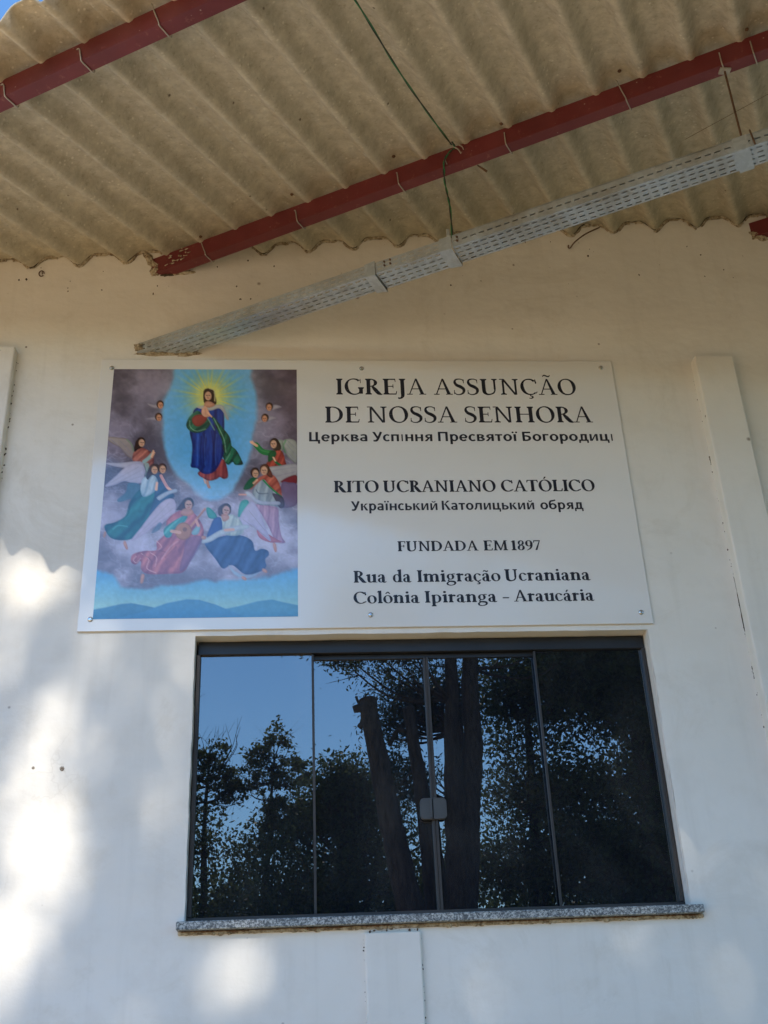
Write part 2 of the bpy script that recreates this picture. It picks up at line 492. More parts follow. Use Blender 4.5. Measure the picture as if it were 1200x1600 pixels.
# plugged ring under the eave at the left
rg = MB()
rg.tube([( -1.118+math.cos(t)*.011, -.003, 4.832+math.sin(t)*.015) for t in np.linspace(0,5.6,18)], .0022, 6)
rg.tube([(-1.116,-.003,4.842),(-1.113,-.006,4.826)], .002, 6)
tag(rg.build('bent_nail', MRUST), 'small rusty nail bent into a ring on the wall at upper left', 'nail')
bw = MB()
bw.tube(catmull([(1.395,-.012,5.125),(1.32,-.03,5.07),(1.262,-.030,5.020),(1.243,-.018,4.998),(1.236,-.008,5.006),(1.238,-.006,5.022)],6), .0032, 6)
tag(bw.build('bent_rod', MRUST), 'thin rusty rod with hooked end hanging on wall under roof', 'rod')
bn = MB()
bn.tube(catmull([(1.005,.002,5.043),(1.020,-.022,5.030),(1.035,-.026,5.022)],5), [.003]*9+[.003,.0075] , 7)
tag(bn.build('rusty_bolt', MRUST), 'short rusty bolt sticking out of the wall below the cable tray', 'bolt')

# ------------------------------------------------------------------ window
win = empty('window', (0, 0, 0)); win.parent = hall
YG = .06
fx0, fx1, fz0, fz1 = WX0+.001, WX1-.001, WZ0+.001, WZ1-.001
def wpart(name, m, *boxes, bev=.0015):
    b = MB()
    for q in boxes: b.box(*q, bev)
    return b.build(name, m, win)
wpart('header_track', MBLK, (fx0+.006, fx1-.004, YG-.002, YG+.05, fz1-.052, fz1-.002))
wpart('track_shade_strip', MBLK, (fx0+.015, fx1-.015, YG+.022, YG+.05, fz1-.070, fz1-.054), bev=0)  # dark strip standing in for the shade in the gap under the header
wpart('jamb_profile', MALU, (fx0+.002, fx0+.016, YG-.006, YG+.05, fz0+.0215, fz1-.054))
wpart('jamb_profile', MALU, (fx1-.017, fx1-.002, YG-.006, YG+.05, fz0+.0215, fz1-.054))
wpart('bottom_rail', MALU, (fx0+.002, fx1-.002, YG-.008, YG+.05, fz0+.001, fz0+.020))
wpart('putty_line', MW, (fx1-.0015, fx1+.0005, .004, YG-.01, fz0, fz1), bev=0)
M1, M2, M3 = .037, .472, .897
def pane(x0, x1, y, z1, tilt):
    me = bpy.data.meshes.new('glass_pane')
    v = [(x0,y,fz0+.018),(x1,y+tilt[0]*(x1-x0),fz0+.018),(x1,y+tilt[0]*(x1-x0)+tilt[1],z1),(x0,y+tilt[1],z1)]
    b = [(a,c+.008,d) for a,c,d in v]
    me.from_pydata(v+b, [], [(0,1,2,3),(7,6,5,4),(0,4,5,1),(1,5,6,2),(2,6,7,3),(3,7,4,0)])
    return link('glass_pane', me, MGL, win)
pane(fx0+.013, M1+.010, YG+.012, fz1-.050, (.000, .000))
pane(M1-.012, M2-.002, YG+.030, fz1-.060, (.0012, .0008))
pane(M2+.002, M3+.012, YG+.030, fz1-.060, (-.0010, -.0006))
pane(M3-.010, fx1-.014, YG+.012, fz1-.050, (.000, .0012))
wpart('meeting_stile', MALU, (M1+.002, M1+.011, YG+.002, YG+.012, fz0+.0215, fz1-.056))
wpart('meeting_stile', MALU, (M2-.010, M2-.0005, YG+.017, YG+.030, fz0+.0215, fz1-.068), (M2+.0005, M2+.010, YG+.017, YG+.030, fz0+.0215, fz1-.068))
wpart('meeting_stile', MALU, (M3-.012, M3-.003, YG+.002, YG+.012, fz0+.0215, fz1-.056))
# lock: two smoked plates with rounded outer corners, clamped over the stiles
def plate(x0, x1, z0, z1, y, d, left):
    b = MB(); r = .014; pts = []
    def arc(cx, cz, a0, a1):
        return [(cx+math.cos(a0+(a1-a0)*i/6)*r, cz+math.sin(a0+(a1-a0)*i/6)*r) for i in range(7)]
    if left: pts = [(x1,z0+.0),(x1,z1+.001)] + arc(x0+r, z1-r, math.pi/2, math.pi) + arc(x0+r, z0+r, math.pi, 1.5*math.pi)
    else: pts = [(x0,z1+.001),(x0,z0)] + arc(x1-r, z0+r, 1.5*math.pi, 2*math.pi) + arc(x1-r, z1-r, 0, math.pi/2)
    n = len(pts); cx = (x0+x1)/2; cz = (z0+z1)/2
    inn = [(cx+(x-cx)*.93, cz+(z-cz)*.95) for x, z in pts]
    for k in range(n):
        a, c = pts[k], pts[(k+1)%n]; p, q = inn[k], inn[(k+1)%n]
        b.poly([(a[0],y,a[1]),(c[0],y,c[1]),(c[0],y-d*.7,c[1]),(a[0],y-d*.7,a[1])])
        b.poly([(a[0],y-d*.7,a[1]),(c[0],y-d*.7,c[1]),(q[0],y-d,q[1]),(p[0],y-d,p[1])])
    b.poly([(p[0],y-d,p[1]) for p in inn])
    return b.build('lock_plate', MLOCK, win)
lz = 2.492
plate(M2-.052, M2-.009, lz-.038, lz+.038, YG+.017, .012, True)
plate(M2-.007, M2+.042, lz-.038, lz+.038, YG+.017, .014, False)
kn = MB(); kn.box(M2-.0168, M2-.0100, YG-.0005, YG+.0048, lz-.033, lz+.034, .001); kn.build('lock_ridge', MLOCK, win)

# granite sill
b = MB(); b.box(-.414, 1.356, -.036, YG-.012, 2.098, 2.1255, .003)
sill = b.build('window_sill', MG, hall)
def ragged(name, x0, x1, z, y, r0, var, step, m, drop=0.0):
    b = MB(); x = x0; pts = []; rs = []
    ph = random.random()*9
    while x < x1:
        f = .5+.5*math.sin(x*17+ph)*math.sin(x*41+2*ph)
        rs.append(r0*(1-var+var*2*f*random.random())); pts.append((x, y, z-drop*f+jit(r0*.5))); x += step
    b.tube(pts, rs, 6)
    return tag(b.build(name, m, hall), kind='stuff')
ragged('sill_mortar', -.40, 1.35, 2.0905, -.002, .0075, .5, .006, MMO)
ragged('sill_mortar', -.40, .30, 2.0965, -.010, .0034, .8, .005, MRUST, .003)
ragged('sill_mortar', .62, 1.34, 2.0965, -.010, .0030, .9, .006, MRUST, .002)
b = MB(); b.box(-.41, 1.36, -.008, .0, 2.086, 2.0975, .002); b.build('sill_bed', MMO, hall)

# ------------------------------------------------------------------ roof
roof = empty('porch_roof', (0, 0, 4.9))
tag(roof, 'sloping corrugated fibre cement porch roof carried on red steel purlins', 'roof')
PITCH = .177; AMP = .0285; PH = -.84
def wave(k):
    t = 2*math.pi*(k-PH)/PITCH
    return -AMP*(math.cos(t)+.36*math.cos(2*t))
HE = 1.72
SHEETW = 6*PITCH
k0 = PH - PITCH*24.25
ns = 0
kk = k0
while kk < 7.4:
    me_v = []; me_f = []
    a0, a1 = kk - .045, kk + SHEETW
    NK = 90; NH = 14
    up = .0005
    hend = HE + jit(.012)
    for i in range(NK+1):
        k = a0 + (a1-a0)*i/NK
        hw = max(min(h_at(k, .10), HE-.05), -6)
        lap = .0075*max(0, 1-(k-a0)/.06)
        for j in range(NH+1):
            h = hw + (hend-hw)*j/NH
            x, y, _ = hk(h, k)
            me_v.append((x, y, rz(h) + wave(k) - lap + jit(.0008)))
    for i in range(NK):
        for j in range(NH):
            a = i*(NH+1)+j
            me_f.append((a, a+1, a+NH+2, a+NH+1))
    me = bpy.data.meshes.new('roof_sheet'); me.from_pydata(me_v, [], me_f)
    o = link('roof_sheet', me, MF, roof, smooth=True)
    sm = o.modifiers.new('thickness', 'SOLIDIFY'); sm.thickness = .007; sm.offset = 1 if me.polygons[0].normal.z > 0 else -1
    kk += SHEETW

def purlin(hc, ka, kb, hgt=.084, wid=.050):
    """lipped C section, web towards the eave"""
    z = rz(hc, -.029)
    t = .0035
    prof = [(hc-wid, z-.016),(hc-wid, z),(hc, z),(hc, z-hgt),(hc-wid, z-hgt),(hc-wid, z-hgt+.016)]
    prof2 = [(hc-wid+t, z-.016),(hc-wid+t, z-t),(hc-t, z-t),(hc-t, z-hgt+t),(hc-wid+t, z-hgt+t),(hc-wid+t, z-hgt+.016)]
    loop = prof + prof2[::-1]
    b = MB(); n = 24
    for i in range(n):
        k1 = ka+(kb-ka)*i/n; k2 = ka+(kb-ka)*(i+1)/n
        for j in range(len(loop)):
            p, q = loop[j], loop[(j+1)%len(loop)]
            b.poly([hk(p[0],k1,p[1]), hk(q[0],k1,q[1]), hk(q[0],k2,q[1]), hk(p[0],k2,p[1])])
    for ke in (ka, kb):
        for j in range(5):
            p, q, r_, s_ = prof[j], prof[j+1], prof2[j+1], prof2[j]
            b.poly([hk(a[0],ke,a[1]) for a in (p,q,r_,s_)])
    return b.build('purlin', MR, roof)
P1 = purlin(1.515, -2.7, 5.5)
P2 = purlin(.312, -.62, 6.0)
P3 = purlin(-1.02, 1.86, 7.0)
def hook(par, hc, k, long_=False, curl=1, rot=0.0):
    z = rz(hc, -.029); g_ = .084; e = .0035
    b = MB()
    top = z + (.022 if long_ else -.030)
    dk = rot
    pts = [hk(hc+e+.002, k-dk, top), hk(hc+e, k-dk*.5, z-.03), hk(hc+e, k, z-g_+.01), hk(hc-.002, k+.001, z-g_-e), hk(hc-.030, k+.003, z-g_-e), hk(hc-.052, k+.005, z-g_-e-.001)]
    if curl: pts += [hk(hc-.060, k+.006, z-g_+.006), hk(hc-.054, k+.007, z-g_+.016)]
    b.tube(catmull(pts, 4), .0024, 6)
    return b.build('hook_wire', MWIRE, par, smooth=True)
for k, lg, rt in ((-.285,True,.03),(.166,False,.01),(.631,False,.005),(1.087,False,.0),(1.560,True,.02),(1.912,False,.0),(2.022,False,.0),(2.6,True,.02)):
    hook(P2, .312, k, lg, 1, rt)
for k, lg, rt in ((-.280,False,.02),(.036,False,.02),(.338,True,.03),(1.1,False,.0),(1.9,True,.0),(2.8,False,0)):
    hook(P1, 1.515, k, lg, 1, rt)
# dark blobs where the wire meets the sheet
for k in (-.29,.16,.63,1.087,1.56,2.02):
    b = MB(); c = Vector(hk(.345, k, rz(.345)+wave(k)-.006)); b.tube([c, c+Vector((0,0,-.006))], [.008,.004], 7); b.build('bolt_washer', MRUST, P2)

# mortar bead where sheets enter the wall
def bead(ka, kb, m, r0, offz, gap=.16, yoff=-.006):
    b = MB(); k = ka
    run = []
    while k < kb:
        h = h_at(k, yoff)
        x, y, _ = hk(h, k)
        run.append((x, y, rz(h)+wave(k)+offz+jit(.005)))
        k += .012
        if random.random() < gap*.2 and len(run) > 3:
            b.tube(run, [r0*(.45+random.random()) for _ in run], 6); run = []; k += .012*random.randint(0,4)
    if len(run) > 2: b.tube(run, [r0*(.45+random.random()) for _ in run], 6)
    return tag(b.build('mortar_bead', m, hall), kind='stuff')
bead(-3, 5, MMO, .0042, -.003, .35)
bead(-3, 5, MDUST, .0036, .002, .05, -.007)
bead(-3, 5, MMO, .0045, -.009, 1.2, -.004)

def patch(cx, cz, rx, rz_, n, m, depth=.012, name='mortar_patch', rot=0.0):
    """ragged lump of mortar on the wall"""
    b = MB(); rings = 5; seg = 22
    rad = [1+jit(.6) for _ in range(seg)]
    rows = []
    for i in range(rings):
        t = i/(rings-1)
        row = []
        for j in range(seg):
            a = j*6.283/seg; rr = (1-t*.85)*rad[j]*(1+jit(.12))
            u = math.cos(a)*rr*rx; v = math.sin(a)*rr*rz_
            row.append((cx+u*math.cos(rot)-v*math.sin(rot), .0005-depth*math.sin(t*1.57)*(1+jit(.5)), cz+u*math.sin(rot)+v*math.cos(rot)))
        rows.append(row)
    for i in range(rings-1):
        for j in range(seg): b.poly([rows[i][j], rows[i][(j+1)%seg], rows[i+1][(j+1)%seg], rows[i+1][j]])
    b.poly(rows[-1])
    return b.build(name, m, hall)
# broken plaster around the purlin end and the tray end
patch(-.610, 4.872, .050, .030, 1, MMO, .018, rot=-.5)
patch(-.585, 4.905, .030, .022, 1, MDUST, .010)
patch(-.520, 4.845, .060, .013, 1, MMO, .012, rot=.1)
patch(-.560, 4.838, .045, .010, 1, MDUST, .008, rot=.25)
patch(-.625, 4.850, .022, .026, 1, MMO, .022)
patch(-.655, 4.915, .018, .055, 1, MMO, .014, rot=.5)
patch(-.672, 4.440, .026, .024, 1, MMO, .020)
patch(-.590, 4.408, .090, .010, 1, MMO, .014)
patch(-.470, 4.412, .060, .012, 1, MMO, .012, rot=.12)
patch(2.16, 5.10, .05, .03, 1, MMO, .014)
b = MB()
for q in range(16):
    t = random.random(); k = -.50+t*.13
    c = Vector(hk(.312+.006, k, rz(.312)-.03-random.random()*.085)); L = .005+random.random()*.016
    b.tube([c, c+Vector((KX*L+jit(.01), KY*L, jit(.012)))], [.002+random.random()*.004, .001], 5)
tag(b.build('mortar_splash', MMO, hall), kind='stuff')

# ------------------------------------------------------------------ perforated cable tray
tray = empty('cable_tray', (0, 0, 4.41))
tag(tray, 'galvanised perforated cable tray rising diagonally across the wall below the roof', 'cable tray')
TZ = 4.410; TA, TB = .228, .328; TS = .052
kt0, kt1 = -.62, 4.2
def tray_len(name, ka, kb, dz=0.0, o=0.0, side=(.32, .70)):
    b = MB(); SP = .0335; SLOT = .021
    n = int((kb-ka)/SP)
    # section: list of (h, z, isSlotRow)
    sec = []
    lip = .010
    sec.append(((TB, TZ+TS), (TB-lip, TZ+TS)))
    def strip(p, q, kA, kB): b.poly([hk(p[0],kA,p[1]), hk(q[0],kA,q[1]), hk(q[0],kB,q[1]), hk(p[0],kB,p[1])])
    def lerp(p, q, t): return (p[0]+(q[0]-p[0])*t, p[1]+(q[1]-p[1])*t)
    faces = [((TA-o, TZ-o+dz), (TB+o, TZ-o+dz), [.12,.37,.62,.86]), ((TB+o, TZ-o+dz), (TB+o, TZ+TS+dz), list(side)), ((TA-o, TZ-o+dz), (TA-o, TZ+TS+dz), list(side))]
    for p, q, rows in faces:
        Lf = math.hypot(q[0]-p[0], q[1]-p[1]); sw = .0058/Lf
        cuts = [0.0]
        for r_ in rows: cuts += [r_-sw/2, r_+sw/2]
        cuts.append(1.0)
        for i in range(n):
            kA = ka+i*SP
            for c in range(len(cuts)-1):
                p1 = lerp(p,q,cuts[c]); p2 = lerp(p,q,cuts[c+1])
                if c % 2 == 1:
                    strip(p1,p2,kA,kA+(SP-SLOT)/2); strip(p1,p2,kA+(SP+SLOT)/2,kA+SP)
                else: strip(p1,p2,kA,kA+SP)
    kB = ka+n*SP
    strip((TB+o,TZ+TS+dz),(TB+o-lip,TZ+TS+dz),ka,kB); strip((TA-o,TZ+TS+dz),(TA-o+lip,TZ+TS+dz),ka,kB)
    ob = b.build(name, MGV, tray, fix=False)
    me = ob.data
    import bmesh
    bm = bmesh.new(); bm.from_mesh(me); bmesh.ops.remove_doubles(bm, verts=bm.verts, dist=1e-5); bmesh.ops.recalc_face_normals(bm, faces=bm.faces); bm.to_mesh(me); bm.free()
    sm = ob.modifiers.new('t', 'SOLIDIFY'); sm.thickness = .0012
    return ob
tray_len('tray_length', kt0, .52)
tray_len('tray_length', .522, .838, -.002, .0015)
tray_len('tray_length', .840, kt1, side=(.5,))
b = MB()
for kA, kB in ((.842, kt1),):
    b.poly([hk(TA-.002,kA,TZ+TS+.0035), hk(TB+.002,kA,TZ+TS+.0035), hk(TB+.002,kB,TZ+TS+.0035), hk(TA-.002,kB,TZ+TS+.0035)])
    lid = b.build('added_shade_lid', MGV, tray, fix=False); lid.modifiers.new('t', 'SOLIDIFY').thickness = .0015; b = MB()  # lid added to keep light out of the tray so its slots look dark
def clip(ka, kb, flare=0.0, o=.004, name='splice_bracket'):
    b = MB(); t = .0015
    prof = [(TB+o, TZ+TS+.002), (TB+o, TZ-o), (TA-o-.001, TZ-o), (TA-o-.001, TZ+TS*.6)]
    pts = []
    for k, f in ((ka,0),(kb,flare)):
        pts.append([(TB+o+f*.3, TZ+TS+.002), (TB+o+f*.3, TZ-o-f), (TA-o-.001-f*.3, TZ-o-f), (TA-o-.001-f*.3, TZ+TS*.6)])
    for i in range(3):
        b.poly([hk(pts[0][i][0],ka,pts[0][i][1]), hk(pts[0][i+1][0],ka,pts[0][i+1][1]), hk(pts[1][i+1][0],kb,pts[1][i+1][1]), hk(pts[1][i][0],kb,pts[1][i][1])])
    ob = b.build(name, MGV, tray, fix=False)
    sm = ob.modifiers.new('t', 'SOLIDIFY'); sm.thickness = .002; sm.offset = 0
    return ob
clip(.474, .520, .010)
clip(.790, .838, .006)
clip(1.882, 1.932, 0, .005, 'hanger_bracket')
clip(3.1, 3.15, 0, .005, 'hanger_bracket')
for k in (.56, .585, .862):
    for hz in (TZ+.018, TZ+.036):
        b = MB(); c = Vector(hk(TB+.004, k, hz)); b.tube([c, c+Vector((HX,HY,0))*.006], .004, 8); b.build('tray_bolt', MRUST, tray)
b = MB()
kr = 1.915
b.tube([hk(.285,kr,TZ+TS+.006), hk(.285,kr,rz(.312,-.029)-.084)], .0038, 7)
b.tube([hk(.335,kr+.03,TZ+TS+.014), hk(.336,kr+.036,TZ-.004)], .003, 6)
b.build('hanger_rod', MRUST, tray)
b = MB(); b.box(-.02,.02,-.014,.014,-.004,.004,.001)
ob = b.build('rod_plate', MWIRE, None); ob.data.transform(Matrix.Translation(Vector(hk(.285,kr,rz(.312,-.029)-.089))-Vector((0,0,4.41)))); ob.parent = tray
b = MB()
b.box(-.006,.006,-.003,.003,-.010,.026,.001)
ob = b.build('hanger_tab', MGV, None); ob.data.transform(Matrix.Translation(Vector(hk(TB+.006,.828,TZ+TS+.010))-Vector((0,0,4.41)))); ob.parent = tray

# ------------------------------------------------------------------ green wire
def onroof(h, k, d=.006): return hk(h, k, rz(h)+wave(k)-d)
gw = empty('green_wire', (0, 0, 4.8))
tag(gw, 'thin twisted green cable running under the roof sheets and down to the tray', 'cable')
path = [(1.72,.905),(1.5,.90),(1.2,.895),(.9,.885),(.6,.88),(.345,.878)]
pts = [hk(h, k, rz(h)-AMP-.012-(.03 if 1.4<h<1.6 else 0)-(.035*math.sin((h-.345)/1.2*math.pi) if h<1.45 else 0)) for h, k in path]
pts = catmull(pts, 10)
zt = rz(.312, -.029)
drop = catmull([hk(.335,.878,zt+.006), hk(.320,.882,zt-.010), hk(.326,.866,zt-.030), hk(.33,.842,zt-.060), hk(.315,.828,zt-.095), hk(.30,.822,zt-.15), hk(.298,.828,zt-.22), hk(.30,.834,zt-.29), hk(.30,.833,TZ+TS+.03), hk(.30,.833,TZ+TS-.01)], 8)
for ph, m, nm in ((0, MGRN, 'green_strand'), (math.pi, MDARK, 'black_strand')):
    b = MB()
    for P_ in (pts, drop):
        q = []
        for i, p in enumerate(P_):
            q.append(Vector(p)+Vector((math.cos(i*.55+ph)*.0022, math.sin(i*.55+ph)*.0012, math.sin(i*.55+ph)*.0022)))
        b.tube(q, .0026, 6)
    b.build(nm, m, gw, smooth=True)
b = MB()
b.tube(catmull([hk(.322,.872,zt-.004), hk(.321,.895,zt-.028), hk(.320,.905,zt-.055)],5), .0026, 6)
b.tube(catmull([hk(.320,.898,zt-.006), hk(.321,.912,zt-.022), hk(.320,.918,zt-.040)],5), .0022, 6)
b.tube([hk(.318,.835,zt-.045), hk(.318,.843,zt-.082)], .0018, 6)
b.build('tie_wire', MWIRE, gw)
b = MB(); b.tube([hk(.245,.945,zt-.07), hk(.225,.975,zt-.100)], [.003,.005], 6)
tag(b.build('bolt_end', MRUST), 'short dark bolt poking out behind the red purlin beside the green cable', 'bolt')
# an old cobweb-like stay wire near the right hanger
b = MB(); b.tube([hk(.05,1.72,4.80), hk(.12,2.12,4.83)], .0009, 5)
tag(b.build('stay_wire', MRUST), 'faint thin stay wire slanting behind the rusty hanger rod', 'wire')

# ------------------------------------------------------------------ sign board
YS = -.010
def sx(x): return x*.99746
def sz(z): return 1.6+(z-1.6)*.99746
sign = empty('church_sign', (sx(.26), YS, sz(3.77)))
tag(sign, 'large white sign board with painted picture and dark blue church lettering', 'sign')
SX0, SX1, SZ0, SZ1 = sx(-.826), sx(1.352), sz(3.160), sz(4.381)
b = MB(); b.box(SX0, SX1, YS, YS+.006, SZ0, SZ1, .0008)
b.build('board', MS, sign)
b = MB(); b.box(SX0+.03, SX1-.03, YS+.0065, -.0005, SZ0+.03, SZ1-.03, 0)
b.build('batten', MMO, sign)
for x, z in ((-.781,4.337),(.265,4.338),(1.302,4.345),(-.781,3.207),(.264,3.210),(1.310,3.205)):
    b = MB(); X, Z = sx(x), sz(z)
    pr = [(.0105,0),(.0105,.0012),(.0085,.0042),(.005,.0058),(.002,.0061)]
    n = 16; rows = [[(X+math.cos(i*6.283/n)*r_, YS-.0003-d, Z+math.sin(i*6.283/n)*r_) for i in range(n)] for r_, d in pr]
    for i in range(len(rows)-1):
        for j in range(n): b.poly([rows[i][j],rows[i][(j+1)%n],rows[i+1][(j+1)%n],rows[i+1][j]])
    b.poly(rows[-1])
    b.build('screw', MSCR, sign)

# ---- the printed picture: painted into a fine grid of coloured cells
PX0, PX1, PZ0, PZ1 = sx(-.772), sx(-.0102), sz(3.2075), sz(4.3315)
PW, PHT = 330, 486
def homography(src, dst):
    Aq = []
    for (x, y), (u, v) in zip(src, dst):
        Aq.append([x,y,1,0,0,0,-u*x,-u*y]); Aq.append([0,0,0,x,y,1,-v*x,-v*y])
    hh = np.linalg.solve(np.array(Aq, float), np.array([c for p in dst for c in p], float))
    return np.append(hh, 1).reshape(3,3)
HM = homography([(0,0),(1,0),(1,1),(0,1)], [(130,58),(1140,62),(1152,1420),(22,1443)])
uu, vv = np.meshgrid((np.arange(PW)+.5)/PW, (np.arange(PHT)+.5)/PHT)
q = np.einsum('ij,jab->iab', HM, np.stack([uu, vv, np.ones_like(uu)]))
PXC, PYC = q[0]/q[2], q[1]/q[2]
def fbm(scale, seed, octv=5, sxy=(1,1)):
    r = np.random.default_rng(seed); out = np.zeros_like(PXC); amp = 1; tot = 0
    for o in range(octv):
        G = r.random((64,64)); s = scale/(2**o)
        a = PXC/s*sxy[0]+r.random()*50; b_ = PYC/s*sxy[1]+r.random()*50
        ia = np.floor(a).astype(int); ib = np.floor(b_).astype(int); fa = a-ia; fb = b_-ib
        fa = fa*fa*(3-2*fa); fb = fb*fb*(3-2*fb)
        g00=G[ib%64,ia%64]; g10=G[ib%64,(ia+1)%64]; g01=G[(ib+1)%64,ia%64]; g11=G[(ib+1)%64,(ia+1)%64]
        out += amp*((g00*(1-fa)+g10*fa)*(1-fb)+(g01*(1-fa)+g11*fa)*fb); tot += amp; amp *= .55
    return out/tot
IMG = np.zeros((PHT, PW, 3))
def sst(a, b_, x):
    t = np.clip((x-a)/(b_-a), 0, 1); return t*t*(3-2*t)
def c3(r, g_, b_): return np.array([r, g_, b_])/255.0
def over(mask, colr):
    global IMG
    IMG = IMG*(1-mask[...,None]) + (colr if colr.ndim == 3 else colr[None,None,:])*mask[...,None]
def sdf(pts):
    P_ = np.array(pts, float); n = len(P_)
    d = np.full(PXC.shape, 1e9); ins = np.zeros(PXC.shape, bool)
    for i in range(n):
        a = P_[i]; b_ = P_[(i+1)%n]; e = b_-a
        wx = PXC-a[0]; wy = PYC-a[1]
        t = np.clip((wx*e[0]+wy*e[1])/(e@e+1e-9), 0, 1)
        d = np.minimum(d, (wx-e[0]*t)**2+(wy-e[1]*t)**2)
        c = ((a[1] > PYC) != (b_[1] > PYC)) & (PXC < (b_[0]-a[0])*(PYC-a[1])/(b_[1]-a[1]+1e-9)+a[0])
        ins ^= c
    return np.where(ins, -1, 1)*np.sqrt(d)
def smoothp(pts, n=5, closed=True):
    return [(p.x, p.y) for p in catmull([(x,y,0) for x,y in pts], n, closed)]
def blob(pts, colr, dark=None, light=(-.5,-.8), soft=3.0, depth=40, alpha=1.0, grad=1.0, fold=0, fang=1.2, seed=1, raw=False):
    """soft painted shape, shaded as cloth: lighter towards the light side, with folds"""
    global IMG
    P_ = pts if raw else smoothp(pts)
    d = sdf(P_)
    m = (1-sst(-soft*.5, soft*.7, d))*alpha
    c = np.array(colr)
    if dark is None: dark = c*.5
    arr = np.array(P_); cx, cy = arr.mean(0); sxr = max(arr[:,0].std(),1)*2; syr = max(arr[:,1].std(),1)*2
    t = .55 - grad*.28*(((PXC-cx)/sxr)*-light[0] + ((PYC-cy)/syr)*-light[1]*.6)
    t = t - .35*(1-sst(0, depth*.35, -d))
    if fold:
        s_ = (PXC*math.cos(fang)+PYC*math.sin(fang))/fold
        t = t + .26*np.sin(s_*6.283+4*fbm(90,seed,3)) + .15*np.sin(s_*15+7*fbm(60,seed+1,3))
    t = np.clip(t, 0, 1.15)[...,None]
    over(m, dark*(1-t)+c*t)
def line(pts, wdt, colr, alpha=1.0, soft=2.5):
    P_ = smoothp(pts, 6, False)
    d = np.full(PXC.shape, 1e9)
    for i in range(len(P_)-1):
        a = np.array(P_[i]); e = np.array(P_[i+1])-a
        wx = PXC-a[0]; wy = PYC-a[1]; t = np.clip((wx*e[0]+wy*e[1])/(e@e+1e-9),0,1)
        d = np.minimum(d, (wx-e[0]*t)**2+(wy-e[1]*t)**2)
    over((1-sst(wdt/2-soft/2, wdt/2+soft/2, np.sqrt(d)))*alpha, np.array(colr))
def ell(cx, cy, rx, ry, rot=0, n=14):
    return [(cx+math.cos(rot)*math.cos(t)*rx-math.sin(rot)*math.sin(t)*ry, cy+math.sin(rot)*math.cos(t)*rx+math.cos(rot)*math.sin(t)*ry) for t in [i*6.283/n for i in range(n)]]

SKIN = c3(232,182,150); SKIND = c3(168,112,92); HAIR = c3(70,42,32); HAIRD = c3(35,22,20)
WING = c3(198,192,200); WINGD = c3(120,112,130)
f1 = fbm(260, 3, 6, (1,1.5)); f2 = fbm(120, 9, 5); f3 = fbm(330, 21, 6)
# sky and hills
v = np.clip((PYC-1150)/210, 0, 1)[...,None]
IMG[:] = c3(92,160,216)*(1-v)+c3(140,188,196)*v
IMG += ((f3-.5)*.05)[...,None]
# cloud mass
dark = c3(82,76,92); mid = c3(140,132,154); pale = c3(200,196,222)
cy_ = np.clip((PYC-60)/1000, 0, 1)
bill = sst(.35,.65, f1*.6+f2*.4)
ccol = dark[None,None,:]*(1-bill[...,None])+mid[None,None,:]*bill[...,None]
low = sst(560, 1000, PYC)*.75
ccol = ccol*(1-low[...,None]) + (mid*.9*(1-bill[...,None])+pale*bill[...,None])*low[...,None]
rgt = sst(900,1150,PXC)*(1-sst(300,700,PYC))
ccol = ccol*(1-.35*rgt[...,None]) + c3(104,76,88)*.35*rgt[...,None]
bottom = [(0,1150),(60,1165),(130,1195),(175,1262),(300,1270),(430,1258),(560,1228),(650,1218),(760,1228),(900,1222),(990,1200),(1060,1178),(1170,1145),(1170,-40),(0,-40)]
dd = sdf(bottom)+ (f2-.5)*50
over(1-sst(-14,14,dd), ccol)
# billow outlines
for sd_ in range(3):
    fz = fbm(150, 40+sd_, 4, (1,1.4)); ridge = 1-sst(0,.022,np.abs(fz-.5))
    over(ridge*.5*(1-sst(-30,0,dd))*sst(300,900,PYC)**.4*(.3+.7*bill), np.array(pale))
# the blue opening
op = smoothp([(500,20),(470,130),(425,230),(410,330),(415,440),(440,540),(480,630),(560,700),(630,760),(700,772),(770,730),(820,650),(845,590),(880,520),(885,430),(912,320),(908,220),(880,120),(840,20)], 6)
do = sdf(op)+(f2-.5)*34
ov = c3(94,172,230)
vv_ = np.clip((PYC-500)/280,0,1)[...,None]
oc = ov[None,None,:]*(1-vv_*.5)+c3(140,195,235)*vv_*.5
over(1-sst(-6,26,do), oc)
# rays of light
gx, gy = PXC-662, PYC-212; rr = np.hypot(gx, gy); an = np.arctan2(gy, gx)
ray_ = (.5+.5*np.cos(an*34))**2*(.55+.45*np.cos(an*13+1.3))
glow = np.exp(-(rr/105)**2)*.95 + ray_**.8*(1-sst(70,260,rr))*.50*(1-sst(.3,1.1,an)*.6)
glow = glow*(1-sst(-8,16,do))*(1-sst(300,370,PYC))
over(np.clip(glow,0,.9), c3(214,206,84))
over(np.exp(-(rr/62)**2)*.55, c3(238,232,150))
over(np.exp(-(np.abs(do)/60)**2)*.16*(PYC<760), c3(190,215,240))
# cloud floor, pale puffs
for (cx,cy,rx,ry,a) in ((560,760,90,40,.6),(800,790,90,50,.5),(640,1110,80,50,.6),(560,1160,70,40,.45),(330,1060,90,40,.4),(700,1180,80,35,.35),(1080,700,60,70,.5),(1090,950,70,70,.35),(140,900,60,80,.3)):
    m = np.exp(-(((PXC-cx)/rx)**2+((PYC-cy)/ry)**2))*a*(.5+bill*.8)
    over(np.clip(m,0,.8), c3(190,184,214))
